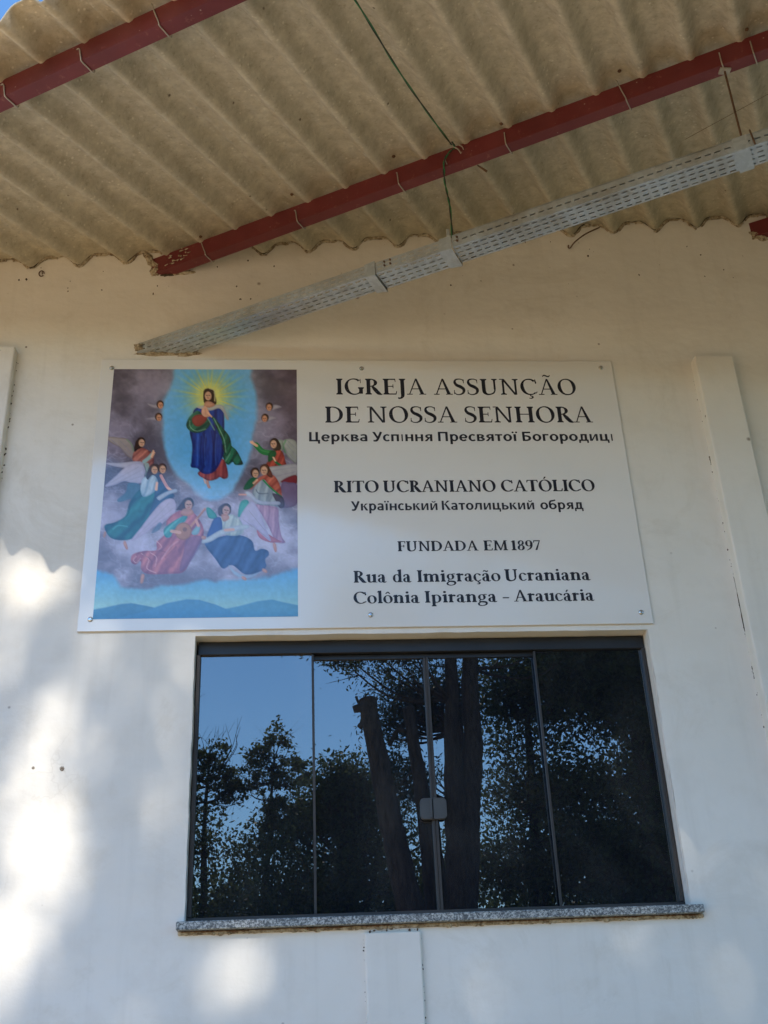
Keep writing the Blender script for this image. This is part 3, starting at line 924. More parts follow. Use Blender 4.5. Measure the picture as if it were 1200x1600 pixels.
# hills
over(1-sst(-2,3,sdf([(0,1395),(90,1378),(180,1358),(235,1353),(320,1368),(430,1392),(560,1420),(560,1480),(0,1480)])), c3(66,122,160))
over(1-sst(-2,3,sdf([(700,1392),(820,1368),(930,1338),(1010,1328),(1080,1345),(1170,1362),(1170,1480),(700,1480)])), c3(76,138,176))
over(1-sst(-2,3,sdf([(150,1440),(300,1400),(430,1352),(540,1330),(610,1333),(700,1358),(800,1400),(900,1440),(900,1490),(150,1490)])), c3(70,132,176))
over((1-sst(-60,60,np.abs(PYC-1360-(f1-.5)*60)-20))*.12, c3(190,200,180))
over(sst(1385,1440,PYC)*.3, c3(40,96,140))

def face(cx, cy, r, turn=0.0, hair=None, tilt=0.0, hairback=True, skin=SKIN):
    hr = HAIR if hair is None else hair
    blob(ell(cx-turn*r*.15, cy-r*.25, r*1.12, r*1.22, tilt), hr, HAIRD, soft=3)
    blob(ell(cx+turn*r*.22, cy+r*.1, r*.76, r*1.0, tilt), skin*1.03, skin*.72, light=(turn*.8,-.5), soft=3, depth=6)
    ca, sa = math.cos(tilt), math.sin(tilt)
    for ex in (-.26, .3):
        x, y = (turn*.42+ex)*r, -.02*r
        over((1-sst(r*.06,r*.26,np.hypot((PXC-(cx+x*ca-y*sa))*.8, (PYC-(cy+x*sa+y*ca))*1.7)))*.9, HAIRD)
    line([(cx+turn*r*.5, cy+r*.05),(cx+turn*r*.58, cy+r*.32)], r*.14, SKIND*.8, .7)
    line([(cx+turn*r*.35-r*.15, cy+r*.56),(cx+turn*r*.35+r*.15, cy+r*.56)], r*.15, c3(160,50,48), .85)
def wing(pts, c=None, dk=None, feathers=None, alpha=1.0):
    blob(pts, WING if c is None else c, WINGD if dk is None else dk, soft=3, depth=30, alpha=alpha)
    if feathers:
        for a, b_ in feathers: line([a, b_], 3.5, c3(130,124,146), .45)

# cherub heads
for cx, cy, s in ((388,258,-1),(380,327,-1),(990,270,1),(966,332,1)):
    if s < 0:
        wing([(cx-5,cy-6),(cx-35,cy-2),(cx-70,cy-12+(4 if cy<300 else 20)),(cx-45,cy+12),(cx-12,cy+18)])
    else:
        wing([(cx+8,cy-4),(cx+35,cy-14),(cx+68,cy-2),(cx+40,cy+10),(cx+14,cy+16)])
        if cy > 300: wing([(cx-6,cy+6),(cx-26,cy+8),(cx-46,cy+28),(cx-16,cy+24)])
    face(cx, cy, 18, -.3*s, c3(110,60,40), skin=c3(226,160,126))

# central robed figure
blob([(655,650),(660,690),(668,714),(655,716),(645,690),(642,655)], c3(225,190,175), SKIND)
line([(632,668),(640,690)], 8, c3(215,180,165))
blob([(600,630),(606,648),(625,660),(660,676),(700,668),(720,656),(742,666),(764,655),(760,610),(742,560),(700,560),(640,600)], c3(188,88,82), c3(96,36,44), fold=46, fang=.1, seed=5)
blob([(732,520),(755,470),(790,490),(815,515),(838,560),(845,586),(805,588),(790,572),(765,588),(745,565)], c3(40,128,92), c3(8,52,44), fold=52, fang=.5, seed=7)
line([(778,500),(772,530),(750,568)], 5, c3(130,190,160), .7); line([(800,512),(790,560)], 4, c3(8,50,40), .6)
blob([(575,285),(612,268),(655,280),(705,264),(735,285),(742,335),(742,400),(738,470),(742,520),(720,580),(690,625),(650,640),(615,630),(596,608),(560,600),(563,560),(566,480),(552,405),(560,350)], c3(34,76,172), c3(10,22,86), fold=62, fang=.05, depth=60, seed=11)
for x0 in (600, 640, 700): line([(x0,420),(x0-6,500),(x0-2,590)], 5, c3(70,120,205), .45)
line([(618,430),(612,520),(622,610)], 6, c3(10,22,80), .5); line([(672,400),(684,500),(676,600)], 7, c3(10,20,76), .5)
blob([(545,330),(575,300),(600,290),(640,330),(668,355),(640,395),(595,412),(555,402),(533,372)], c3(58,128,96), c3(14,58,50), fold=60, fang=.9, seed=13)
blob([(566,330),(590,312),(625,312),(650,322),(640,348),(612,372),(585,374),(566,352)], c3(178,84,74), c3(100,38,38), depth=26)
line([(552,345),(556,380),(590,402),(640,390)], 5, c3(150,196,165), .6)
blob([(668,318),(690,330),(730,380),(770,430),(782,480),(775,520),(752,540),(738,500),(728,450),(706,400),(686,352)], c3(36,112,78), c3(8,52,44), fold=48, fang=.4, seed=17)
line([(684,330),(712,385),(742,450),(752,520)], 5, c3(150,195,165), .65)
line([(650,330),(668,360),(688,395)], 7, c3(110,160,140), .8)
blob([(590,270),(612,262),(640,262),(662,270),(700,256),(735,262),(748,290),(768,332),(756,338),(738,300),(712,276),(668,288),(625,282)], c3(214,210,196), c3(150,150,150), soft=3)
blob([(738,262),(770,256),(798,268),(785,282),(768,292),(776,318),(762,326),(752,296)], c3(185,200,200), c3(120,150,170), alpha=.6)
blob([(628,180),(640,168),(664,166),(684,176),(692,205),(698,250),(668,258),(634,250),(626,215)], c3(92,58,38), HAIRD)
line([(660,166),(684,176),(690,205),(690,235)], 7, c3(205,205,150), .8)
blob([(640,240),(668,240),(690,258),(660,272),(630,262)], SKIN, SKIND)
face(654, 205, 24, -.25, c3(84,52,36))
blob([(618,284),(628,268),(636,262),(646,272),(660,300),(664,318),(650,324),(632,322),(618,308)], c3(236,190,160), c3(190,130,108), depth=8)
line([(636,278),(640,312)], 3, SKIND, .6); line([(652,300),(672,322)], 9, SKIN, .9)

# left upper figure
wing([(100,435),(160,438),(205,445),(232,470),(246,520),(240,555),(205,540),(165,495),(110,462)], c3(190,180,172), c3(110,95,100), [((120,450),(232,548)),((160,450),(240,530)),((110,445),(210,535))])
line([(205,450),(232,480),(244,530)], 9, c3(120,140,120), .7)
blob([(250,510),(280,492),(315,505),(350,530),(352,575),(330,610),(290,590),(240,568),(238,535)], c3(206,128,108), c3(110,56,54), fold=40, fang=.9, seed=3)
line([(300,572),(330,548),(348,528)], 20, c3(150,180,180)); line([(315,590),(318,640)], 26, c3(140,165,160), .9)
line([(340,545),(352,512)], 10, SKIN); line([(346,548),(358,520)], 7, c3(214,160,130))
line([(352,545),(352,590)], 5, c3(90,40,45), .7)
blob([(250,470),(262,450),(290,446),(306,460),(290,490),(265,505),(246,515)], HAIR, HAIRD)
face(284, 466, 21, .5, HAIR)
# pair at left
wing([(85,580),(170,578),(250,570),(290,575),(310,610),(300,640),(220,610),(150,600)], c3(200,196,210), c3(140,136,160))
wing([(85,708),(140,655),(200,600),(250,580),(290,585),(302,620),(300,668),(280,690),(240,690),(190,680),(140,700)], c3(200,194,212), c3(145,140,168), [((100,698),(270,600)),((150,690),(285,620)),((200,680),(290,650))])
line([(300,590),(312,630),(300,668)], 7, c3(60,70,66), .5)
blob([(215,690),(280,700),(270,760),(220,780),(165,795),(155,780),(200,740)], c3(64,118,136), c3(60,92,120), alpha=.75)
blob([(285,720),(330,740),(400,690),(440,730),(460,765),(400,800),(340,880),(290,950),(230,1000),(150,1004),(105,980),(85,925),(150,905),(200,870),(225,790)], c3(52,132,132), c3(24,70,92), fold=95, fang=.75, depth=70, seed=19)
line([(90,925),(150,905),(210,865),(228,800)], 6, c3(18,66,76), .55); line([(130,945),(160,925),(210,930)], 4, c3(120,190,190), .6)
blob([(350,650),(400,640),(440,720),(470,765),(400,800),(330,870),(360,760)], c3(66,96,140), c3(36,60,96), fold=60, fang=.8, seed=2, alpha=.85)
blob([(300,660),(345,645),(372,665),(376,705),(350,745),(300,766),(283,735),(286,690)], c3(200,214,226), c3(120,150,178), fold=45, fang=.3, seed=4)
line([(372,690),(368,725)], 15, SKIN); line([(395,650),(425,705),(440,722)], 17, c3(206,150,150)); line([(430,715),(455,728)], 9, SKIN, .8)
blob([(372,770),(400,750),(440,732),(478,722),(482,738),(440,752),(400,778),(385,785)], c3(214,222,232), c3(140,150,176))
blob([(312,650),(330,600),(352,584),(380,590),(372,620),(340,650),(322,670)], HAIR, HAIRD); face(402, 612, 22, .3, c3(110,70,60)); face(356, 616, 22, .5, c3(96,62,52))
blob([(200,1010),(214,1050),(204,1056),(188,1022)], c3(225,180,170), SKIND); blob(ell(85,975,7,18,.2), c3(215,170,160), SKIND, alpha=.8)
# upper right figure
wing([(1040,470),(1075,450),(1110,445),(1142,470),(1142,575),(1110,560),(1085,530),(1070,490)], c3(190,192,180), c3(110,112,112), [((1075,460),(1140,540)),((1090,452),(1140,500)),((1075,500),(1138,570))])
line([(1082,452),(1068,485),(1080,520)], 7, c3(80,150,90), .7); wing([(1040,455),(1062,452),(1068,480),(1060,510),(1046,500)], c3(176,186,170), c3(110,120,110))
line([(1000,522),(955,515),(918,478)], 30, c3(28,118,62)); line([(990,518),(950,508),(922,480)], 8, c3(80,160,96), .5); line([(922,482),(890,462)], 14, SKIN); line([(905,472),(898,456)], 6, SKIN)
blob([(1000,520),(1035,500),(1065,520),(1080,570),(1082,588),(1040,600),(985,605),(972,585),(990,560)], c3(206,88,68), c3(110,36,32), fold=40, fang=.4, seed=6)
blob([(990,520),(1020,508),(1030,530),(1010,560),(985,570)], c3(30,112,60), c3(10,60,36)); line([(1020,560),(1030,575),(1052,590)], 13, c3(30,100,60)); line([(1014,548),(1024,566)], 9, SKIN)
blob([(1005,455),(1030,448),(1050,470),(1055,500),(1030,510),(1012,500)], HAIR, HAIRD); face(1017, 472, 22, -.5, HAIR)
# right group
wing([(985,605),(1050,592),(1140,584),(1145,640),(1090,660),(1060,685),(1040,688),(1020,650)], c3(196,192,190), c3(128,122,130), [((1010,620),(1140,600)),((1030,650),(1138,625))])
blob([(1055,680),(1095,655),(1140,645),(1142,690),(1110,710),(1080,690)], c3(150,44,50), c3(90,30,40))
blob([(1060,690),(1100,685),(1145,700),(1145,800),(1080,825),(1050,800)], c3(134,112,142), c3(92,74,106))
blob([(920,805),(1000,815),(1040,830),(1045,900),(1060,980),(1080,1015),(1030,1010),(990,930),(950,860)], c3(190,150,175), c3(140,104,136), fold=44, fang=.1, seed=8)
blob([(925,945),(960,955),(1040,1000),(1060,1010),(1000,1015),(940,990)], c3(206,128,138), c3(150,80,96))
blob([(920,690),(960,655),(1010,650),(1040,680),(1060,740),(1072,800),(1060,820),(1000,812),(930,805),(905,770),(900,720)], c3(176,188,196), c3(110,124,140), fold=50, fang=.2, seed=12)
blob([(985,640),(1020,650),(1050,700),(1062,770),(1040,755),(990,700),(955,668),(890,725),(905,690),(940,655)], c3(214,122,96), c3(140,60,50), fold=48, fang=.7, seed=14)
line([(958,672),(1000,715),(1060,765)], 9, c3(40,130,76)); blob([(1010,745),(1065,765),(1075,815),(1050,825),(1030,790)], c3(70,50,70), c3(40,30,48), alpha=.8)
line([(920,725),(935,745),(985,745)], 5, c3(60,70,90), .6)
blob([(865,735),(890,740),(930,780),(980,790),(1045,790),(1046,808),(990,806),(930,800),(890,770),(862,752)], c3(212,220,232), c3(150,156,182)); line([(862,752),(828,752)], 10, c3(216,160,150))
blob([(885,665),(915,655),(925,670),(900,710),(870,725),(850,722),(860,695)], c3(30,120,70), c3(10,66,42)); line([(905,690),(925,670)], 10, SKIN)
face(914, 635, 22, .3, c3(88,44,36)); blob([(950,600),(980,595),(1000,620),(1010,655),(985,650)], c3(140,76,50), c3(84,44,34)); face(965, 618, 24, -.35, c3(150,84,52))
blob([(1012,1020),(1028,1022),(1034,1062),(1024,1066),(1016,1045)], c3(228,184,176), SKIND)
# lute player
wing([(232,1008),(290,930),(350,850),(400,795),(440,775),(470,785),(478,830),(460,880),(430,890),(400,915),(350,935),(300,975)], c3(206,196,216), c3(160,148,182), [((260,990),(440,800)),((300,960),(460,830)),((350,930),(465,860))])
blob([(345,960),(385,910),(400,915),(390,945),(355,965)], c3(80,120,150), c3(60,90,120), alpha=.6)
blob([(440,880),(480,850),(520,835),(570,850),(600,880),(628,930),(630,980),(600,1040),(560,1120),(520,1180),(440,1190),(330,1192),(290,1170),(285,1120),(258,1140),(232,1125),(240,1085),(300,1065),(370,1060),(372,1020),(400,990),(430,960),(425,910)], c3(206,128,134), c3(128,74,100), fold=78, fang=.55, depth=55, seed=23)
for P_ in ([(260,1095),(245,1115),(262,1130),(285,1105)],[(290,1080),(330,1110),(320,1160),(370,1185)],[(380,1060),(400,1040),(372,1010)],[(400,1110),(450,1040),(490,1010)],[(340,1075),(372,1100),(365,1150)]):
    line(P_, 5, c3(236,190,186), .55)
for P_ in ([(300,1085),(345,1120),(345,1170)],[(420,1100),(480,1040)],[(385,1060),(420,1070)]): line(P_, 6, c3(110,60,84), .4)
blob([(540,1000),(600,980),(625,1000),(600,1060),(540,1150),(500,1170),(520,1080)], c3(140,104,142), c3(96,72,112), alpha=.6)
blob([(415,940),(450,910),(500,880),(540,866),(530,900),(470,945),(450,985),(425,990),(412,970)], c3(110,190,190), c3(50,120,130), fold=38, fang=.8, seed=25)
blob([(585,935),(605,915),(612,940),(600,970),(575,975),(566,962)], c3(170,205,215), c3(110,150,170))
line([(560,930),(600,880),(638,832)], 12, c3(196,140,120)); line([(600,880),(640,836)], 5, c3(110,70,64), .6)
blob(ell(520,955,46,48,.2), c3(206,150,112), c3(140,90,70), depth=30); over((1-sst(10,14,np.hypot(PXC-528,PYC-945)))*.5, c3(90,56,46))
line([(455,955),(500,962)], 17, c3(214,166,146)); line([(590,895),(602,925)], 15, c3(216,160,150))
blob([(505,800),(525,778),(560,775),(574,800),(560,840),(540,850),(500,838),(480,838),(494,815)], c3(90,60,62), c3(56,38,44)); face(547, 808, 27, .15, c3(96,66,64), skin=c3(216,170,154)); blob([(520,832),(560,832),(575,856),(540,872),(505,858)], c3(214,168,156), SKIND, alpha=.9)
blob([(290,1195),(306,1198),(298,1238),(284,1240)], c3(226,180,170), SKIND)
# reading figure at lower centre right
blob([(645,830),(665,826),(700,862),(702,885),(660,880)], c3(90,176,164), c3(40,120,120)); blob([(820,870),(828,810),(845,784),(874,784),(880,810),(860,850),(835,872)], c3(96,184,172), c3(46,130,128))
wing([(830,880),(880,800),(905,795),(940,850),(970,930),(1002,1008),(950,970),(900,920),(860,925)], c3(200,194,220), c3(160,152,190), [((850,890),(985,990)),((880,840),(970,950))])
blob([(720,985),(780,975),(850,980),(900,1010),(915,1060),(950,1050),(985,1060),(990,1085),(970,1110),(975,1150),(930,1180),(860,1190),(790,1140),(740,1160),(700,1110),(640,1030),(660,1005)], c3(72,98,150), c3(40,58,104), fold=88, fang=.5, depth=60, seed=31)
blob([(770,1140),(800,1170),(850,1195),(900,1192),(940,1178),(900,1205),(850,1212),(800,1190)], c3(190,206,222), c3(130,150,180))
blob([(725,880),(770,862),(810,870),(840,905),(852,950),(830,975),(770,978),(735,960),(722,920)], c3(204,212,208), c3(140,156,166), fold=46, fang=.3, seed=33)
blob([(690,885),(725,880),(735,930),(725,965),(680,985),(650,985),(668,930)], c3(76,106,176), c3(44,64,124))
blob([(628,1000),(660,985),(720,950),(790,928),(870,918),(874,938),(800,955),(735,975),(670,1012),(625,1020)], c3(216,224,228), c3(150,162,184))
line([(750,948),(795,945)], 15, c3(216,170,156)); blob(ell(632,990,13,10,0), c3(224,180,170), SKIND)
blob([(712,830),(735,806),(765,806),(782,830),(775,860),(740,870),(715,866)], c3(100,68,66), c3(66,48,54)); face(754, 838, 26, .15, c3(104,72,66), tilt=.15, skin=c3(214,168,152)); blob([(730,862),(765,864),(770,886),(740,900)], c3(212,166,152), SKIND, alpha=.9)
for cx, cy in ((855,1212),(968,1170)): blob(ell(cx,cy,16,9,.6), c3(228,186,176), SKIND)
# a light brush grain over everything
IMG = np.clip(IMG*1.06*(1+(fbm(18,77,3)-.5)[...,None]*.12), 0, 1)
LIN = np.where(IMG <= .04045, IMG/12.92, ((IMG+.055)/1.055)**2.4)
gxv, gzv = np.meshgrid(np.linspace(PX0, PX1, PW+1), np.linspace(PZ1, PZ0, PHT+1))
vert = np.stack([gxv, np.full_like(gxv, YS-.0006), gzv], -1).reshape(-1,3)
ii, jj = np.meshgrid(np.arange(PHT), np.arange(PW), indexing='ij')
a_ = (ii*(PW+1)+jj).ravel()
fc = np.stack([a_, a_+PW+1, a_+PW+2, a_+1], 1)
me = bpy.data.meshes.new('picture_print')
me.vertices.add(len(vert)); me.vertices.foreach_set('co', vert.ravel())
me.loops.add(fc.size); me.loops.foreach_set('vertex_index', fc.ravel().astype(np.int32))
me.polygons.add(len(fc)); me.polygons.foreach_set('loop_start', np.arange(0, fc.size, 4, dtype=np.int32))
me.update(calc_edges=True)
pad = np.pad(LIN, ((0,1),(0,1),(0,0)), mode='edge'); pad2 = np.pad(LIN, ((1,0),(1,0),(0,0)), mode='edge')
vc = (pad+pad2)/2
ca = me.color_attributes.new('ink', 'FLOAT_COLOR', 'POINT')
ca.data.foreach_set('color', np.concatenate([vc, np.ones(vc.shape[:2]+(1,))], -1).ravel().astype(np.float32))
link('picture_print', me, MP, sign)

# ---- lettering: every glyph drawn from pen strokes, capital height = 1
T_, t_ = .210, .104           # thick and thin pen widths
SER = .065
def strip(pts, ws, n=7):
    """centre line with width at each point (x direction free)"""
    P_ = catmull([(p[0],p[1],0) for p in pts], n) if len(pts) > 2 else [Vector((*p,0)) for p in pts]
    N = len(P_); L = []; Rr = []
    for i, p in enumerate(P_):
        f = i/(N-1)*(len(ws)-1); k = min(int(f), len(ws)-2); wd = ws[k]+(ws[k+1]-ws[k])*(f-k)
        d = (P_[min(i+1,N-1)]-P_[max(i-1,0)]); d.normalize()
        nx, ny = -d.y, d.x
        L.append((p.x+nx*wd/2, p.y+ny*wd/2)); Rr.append((p.x-nx*wd/2, p.y-ny*wd/2))
    return [[L[i], L[i+1], Rr[i+1], Rr[i]] for i in range(N-1)]
def quad(*p): return [list(p)]
def bar(x0, y0, x1, y1, w_):     # horizontal cut stem
    return quad((x0-w_/2,y0),(x0+w_/2,y0),(x1+w_/2,y1),(x1-w_/2,y1))
def hbar(x0, x1, y, h_): return quad((x0,y-h_/2),(x1,y-h_/2),(x1,y+h_/2),(x0,y+h_/2))
def ser(x, y, w_, up=1, inner=T_):   # slab serif on the line y with small brackets
    o = quad((x-w_/2,y),(x+w_/2,y),(x+w_/2,y+up*SER),(x-w_/2,y+up*SER))
    b_ = min(.06, w_/2-inner/2)
    if b_ > .01: o += quad((x-inner/2-b_,y+up*SER),(x+inner/2+b_,y+up*SER),(x+inner/2,y+up*(SER+.06)),(x-inner/2,y+up*(SER+.06)))
    return o
def ring(cx, cy, rx, ry, tk, tn, a0=0, a1=2*math.pi, slant=0.0, n=36):
    """oval with weight at the sides; tk thick at sides, tn thin at top"""
    o = []; pts = []
    for i in range(n+1):
        a = a0+(a1-a0)*i/n
        w_ = (tn+(tk-tn)*abs(math.cos(a-slant))**1.4)*1.0+.022
        c, s = math.cos(a), math.sin(a)
        pts.append(((cx+rx*c, cy+ry*s), (cx+(rx-w_)*c, cy+(ry-(w_*.35+tn*.65))*s)))
    return [[pts[i][0],pts[i+1][0],pts[i+1][1],pts[i][1]] for i in range(n)]
def dot(x, y, r): return [[(x+math.cos(i*6.283/14)*r, y+math.sin(i*6.283/14)*r) for i in range(14)]]
def stemI(x, y0=0, y1=1, w_=T_, s=.36, top=True, bot=True):
    o = bar(x, y0, x, y1, w_)
    if bot: o += ser(x, y0, s, 1, w_)
    if top: o += ser(x, y1, s, -1, w_)
    return o
XH = .67
TL_, tl_ = .195, .095
def lst(x, y1=XH, y0=0, flag=True, s=.33):   # lower-case stem with flag serif
    o = bar(x, y0, x, y1, TL_)
    if y0 == 0: o += ser(x+.01, 0, s, 1, TL_)
    if flag: o += quad((x-TL_/2-.10, y1-.085),(x-TL_/2-.10,y1-.125),(x-TL_/2,y1-.10),(x-TL_/2,y1)) + quad((x-TL_/2-.10,y1-.085),(x-TL_/2,y1-.02),(x-TL_/2,y1+.03),(x-TL_/2,y1+.03)) + quad((x-TL_/2,y1),(x+TL_/2,y1),(x+TL_/2,y1+.045),(x-TL_/2,y1+.012))
    return o
def tilde(x, y, s=1): return strip([(x-.19*s,y-.04),(x-.11*s,y+.05),(x,y+.01),(x+.11*s,y-.035),(x+.19*s,y+.055)], [.04,.075,.085,.075,.04])
def acute(x, y): return quad((x-.06,y-.06),(x-.01,y-.075),(x+.14,y+.11),(x+.03,y+.12))
def circ(x, y): return strip([(x-.16,y-.06),(x,y+.09)],[.05,.075],2)+strip([(x,y+.09),(x+.16,y-.06)],[.075,.05],2)
def cedil(x): return strip([(x,.0),(x-.03,-.07),(x+.05,-.09),(x+.10,-.15),(x+.02,-.225),(x-.12,-.215)],[.05,.05,.07,.10,.07,.03])
G_ = {}
G_['I'] = (.50, stemI(.25))
G_['J'] = (.50, bar(.27,.05,.27,1,T_)+ser(.27,1,.36,-1)+strip([(.27,.08),(.26,-.08),(.18,-.20),(.04,-.25)],[T_,T_*.9,.12,.05]) + dot(.04,-.215,.05))
def cc(ter=True, cx=.57):
    o = ring(cx,.5,.53,.52,.19,.055, math.radians(48), math.radians(312), math.radians(200))
    return o
G_['C'] = (1.06, cc()+quad((.905,.98),(.955,.98),(.955,.70),(.915,.70))+strip([(.90,.90),(.955,.79),(.955,.70)],[.06,.08,.03],3)+strip([(.90,.105),(.95,.13),(.985,.20)],[.06,.05,.03],3))
G_['Ç'] = (1.06, G_['C'][1]+cedil(.60))
G_['G'] = (1.14, ring(.57,.5,.53,.52,.19,.055, math.radians(50), math.radians(318), math.radians(200))+bar(.955,.05,.955,.42,T_)+ser(.955,.46,.33,-1)+quad((.90,.94),(.945,1.0),(.955,.72),(.92,.72)))
G_['O'] = (1.16, ring(.58,.5,.53,.525,.185,.055,slant=math.radians(15)))
G_['R'] = (1.0, stemI(.24)+ring(.34,.745,.40,.255,.165,.05,-math.pi/2,math.pi/2)+hbar(.24,.36,.976,.05)+hbar(.24,.40,.515,.05)+strip([(.46,.51),(.62,.30),(.80,.09),(.98,.0)],[.12,T_*1.08,T_,.04])+hbar(.86,1.02,.025,.05))
G_['E'] = (.88, stemI(.24)+hbar(.24,.76,.965,.07)+hbar(.24,.64,.52,.055)+hbar(.24,.79,.035,.07)+quad((.72,.93),(.76,1.0),(.78,.80),(.745,.80))+quad((.60,.40),(.64,.40),(.64,.64),(.60,.64))+quad((.74,.0),(.80,.02),(.84,.22),(.80,.22)))
G_['F'] = (.80, stemI(.24)+hbar(.24,.74,.965,.07)+hbar(.24,.64,.51,.055)+quad((.70,.93),(.74,1.0),(.76,.78),(.725,.78))+quad((.60,.39),(.64,.39),(.64,.63),(.60,.63)))
G_['L'] = (.86, stemI(.24)+hbar(.24,.78,.035,.07)+quad((.72,.0),(.79,.02),(.84,.25),(.80,.25)))
G_['A'] = (1.10, quad((.13,.03),(.19,.03),(.56,.93),(.51,1.0))+quad((.50,1.01),(.60,1.01),(.98,.03),(.78,.03))+hbar(.27,.80,.36,.055)+hbar(.01,.33,.025,.05)+hbar(.70,1.09,.025,.05))
G_['Ã'] = (1.10, G_['A'][1]+tilde(.55,1.19,1.15))
G_['S'] = (.78, strip([(.655,.84),(.59,.95),(.40,.99),(.20,.93),(.155,.76),(.26,.60),(.46,.50),(.63,.36),(.64,.20),(.55,.07),(.36,.005),(.18,.04),(.10,.16)],[.04,.055,.06,.10,.155,.18,.20,.18,.155,.10,.06,.055,.04],5)+quad((.635,.96),(.68,.97),(.68,.72),(.645,.72))+quad((.075,.03),(.11,.04),(.125,.29),(.085,.29)))
G_['U'] = (1.14, bar(.25,.32,.25,1,T_)+ser(.25,1,.38,-1)+bar(.88,.35,.88,1,t_*1.1)+ser(.88,1,.32,-1,t_)+strip([(.25,.36),(.27,.16),(.42,.03),(.60,.03),(.78,.10),(.87,.24),(.88,.40)],[T_,T_*.98,.11,.075,.085,.075,t_]))
G_['N'] = (1.20, bar(.24,0,.24,.92,t_*1.1)+ser(.24,0,.34,1,t_)+hbar(.04,.30,.975,.05)+quad((.17,1.0),(.32,1.0),(.99,.0),(.86,-.01))+bar(.955,.0,.955,1,t_*1.1)+ser(.955,1,.34,-1,t_))
G_['D'] = (1.14, stemI(.24)+ring(.46,.5,.59,.50,.18,.055,-math.pi/2,math.pi/2)+hbar(.24,.47,.972,.055)+hbar(.24,.47,.028,.055))
G_['H'] = (1.20, stemI(.25)+stemI(.95)+hbar(.25,.95,.52,.055))
G_['T'] = (.96, bar(.48,0,.48,1,T_)+ser(.48,0,.38,1)+hbar(.05,.91,.965,.07)+quad((.02,.78),(.055,.78),(.11,.98),(.05,1.0))+quad((.905,.78),(.94,.78),(.91,1.0),(.85,.98)))
G_['Ó'] = (1.16, G_['O'][1]+acute(.56,1.16))
G_['M'] = (1.38, bar(.22,0,.27,1,t_*1.2)+ser(.22,0,.34,1,t_)+quad((.22,1.0),(.37,1.0),(.74,.06),(.66,.0))+quad((.66,.0),(.72,.0),(1.10,.94),(1.05,1.0))+quad((1.02,1.0),(1.18,1.0),(1.24,.0),(1.05,.0))+ser(1.145,0,.38,1)+hbar(.10,.32,.975,.05)+hbar(1.08,1.29,.975,.05))
G_['1'] = (.62, bar(.33,0,.33,.98,T_*.95)+ser(.33,0,.42,1)+quad((.10,.85),(.13,.80),(.25,.85),(.41,1.0)))
G_['8'] = (.72, ring(.36,.74,.255,.245,.13,.05,slant=2.6)+ring(.36,.26,.30,.27,.15,.05,slant=2.8))
G_['9'] = (.72, ring(.36,.68,.31,.31,.15,.05)+strip([(.60,.70),(.58,.40),(.44,.16),(.16,-.01)],[.16,.15,.10,.035]))
G_['7'] = (.70, quad((.07,.88),(.62,.88),(.66,.98),(.10,.98))+quad((.07,.74),(.11,.74),(.13,.98),(.09,.98))+quad((.60,.93),(.66,.98),(.34,.0),(.19,.0)))
G_['-'] = (.44, hbar(.06,.38,.34,.09))
def bowlc(): return ring(.35,.335,.32,.345,.15,.045, math.radians(52), math.radians(310), math.radians(195), 24)
G_['c'] = (.66, bowlc()+dot(.53,.55,.062)+strip([(.555,.10),(.60,.15)],[.05,.03],2))
G_['ç'] = (.66, G_['c'][1]+cedil(.38))
G_['o'] = (.78, ring(.39,.335,.35,.348,.15,.045,slant=.25,n=26))
G_['ô'] = (.78, G_['o'][1]+circ(.39,.87))
G_['a'] = (.73, bar(.47,.08,.47,.48,TL_)+strip([(.47,.44),(.44,.60),(.32,.645),(.18,.61),(.12,.52)],[TL_,.12,.07,.07,.06])+dot(.135,.52,.062)+ring(.30,.19,.24,.20,.13,.045,math.radians(60),math.radians(330),3.1,20)+strip([(.47,.40),(.33,.37),(.20,.32)],[.05,.05,.06],3)+strip([(.45,.14),(.50,.03),(.60,.01),(.70,.07)],[.13,.11,.07,.03],4))
G_['á'] = (.73, G_['a'][1]+acute(.33,.85)); G_['ã'] = (.73, G_['a'][1]+tilde(.34,.86,.95))
G_['u'] = (.88, lst(.22,XH,.18)+lst(.66,XH,0,True,.1)+hbar(.66,.86,.025,.05)+strip([(.22,.24),(.25,.09),(.36,.03),(.50,.06),(.62,.16)],[TL_,.14,.08,.07,.05]))
G_['n'] = (.90, lst(.22)+bar(.67,0,.67,.45,TL_)+ser(.67,0,.32,1,TL_)+strip([(.28,.50),(.40,.61),(.54,.635),(.65,.56),(.67,.42)],[.05,.075,.10,.15,TL_]))
G_['m'] = (1.34, lst(.22)+bar(.66,0,.66,.45,TL_)+ser(.66,0,.32,1,TL_)+strip([(.28,.50),(.40,.61),(.53,.635),(.64,.56),(.66,.42)],[.05,.075,.10,.15,TL_])+bar(1.10,0,1.10,.45,TL_)+ser(1.10,0,.32,1,TL_)+strip([(.72,.50),(.84,.61),(.97,.635),(1.08,.56),(1.10,.42)],[.05,.075,.10,.15,TL_]))
G_['i'] = (.46, lst(.24)+dot(.22,.90,.092)); G_['l'] = (.46, lst(.24,1.05))
G_['r'] = (.62, lst(.22)+strip([(.28,.46),(.38,.60),(.48,.62)],[.05,.08,.10],4)+dot(.50,.585,.075))
G_['d'] = (.84, lst(.62,1.05,0,True,.1)+hbar(.62,.82,.025,.05)+ring(.36,.335,.32,.345,.15,.045,math.radians(30),math.radians(330),3.1,24)+strip([(.58,.56),(.60,.55)],[.05,.05],2))
G_['p'] = (.86, bar(.22,-.30,.22,XH,TL_)+ser(.22,-.32,.34,1,TL_)+quad((.04,.56),(.15,.56),(.15,.70),(.10,.62))+ring(.44,.335,.35,.345,.15,.045,math.radians(-150),math.radians(150),0,24))
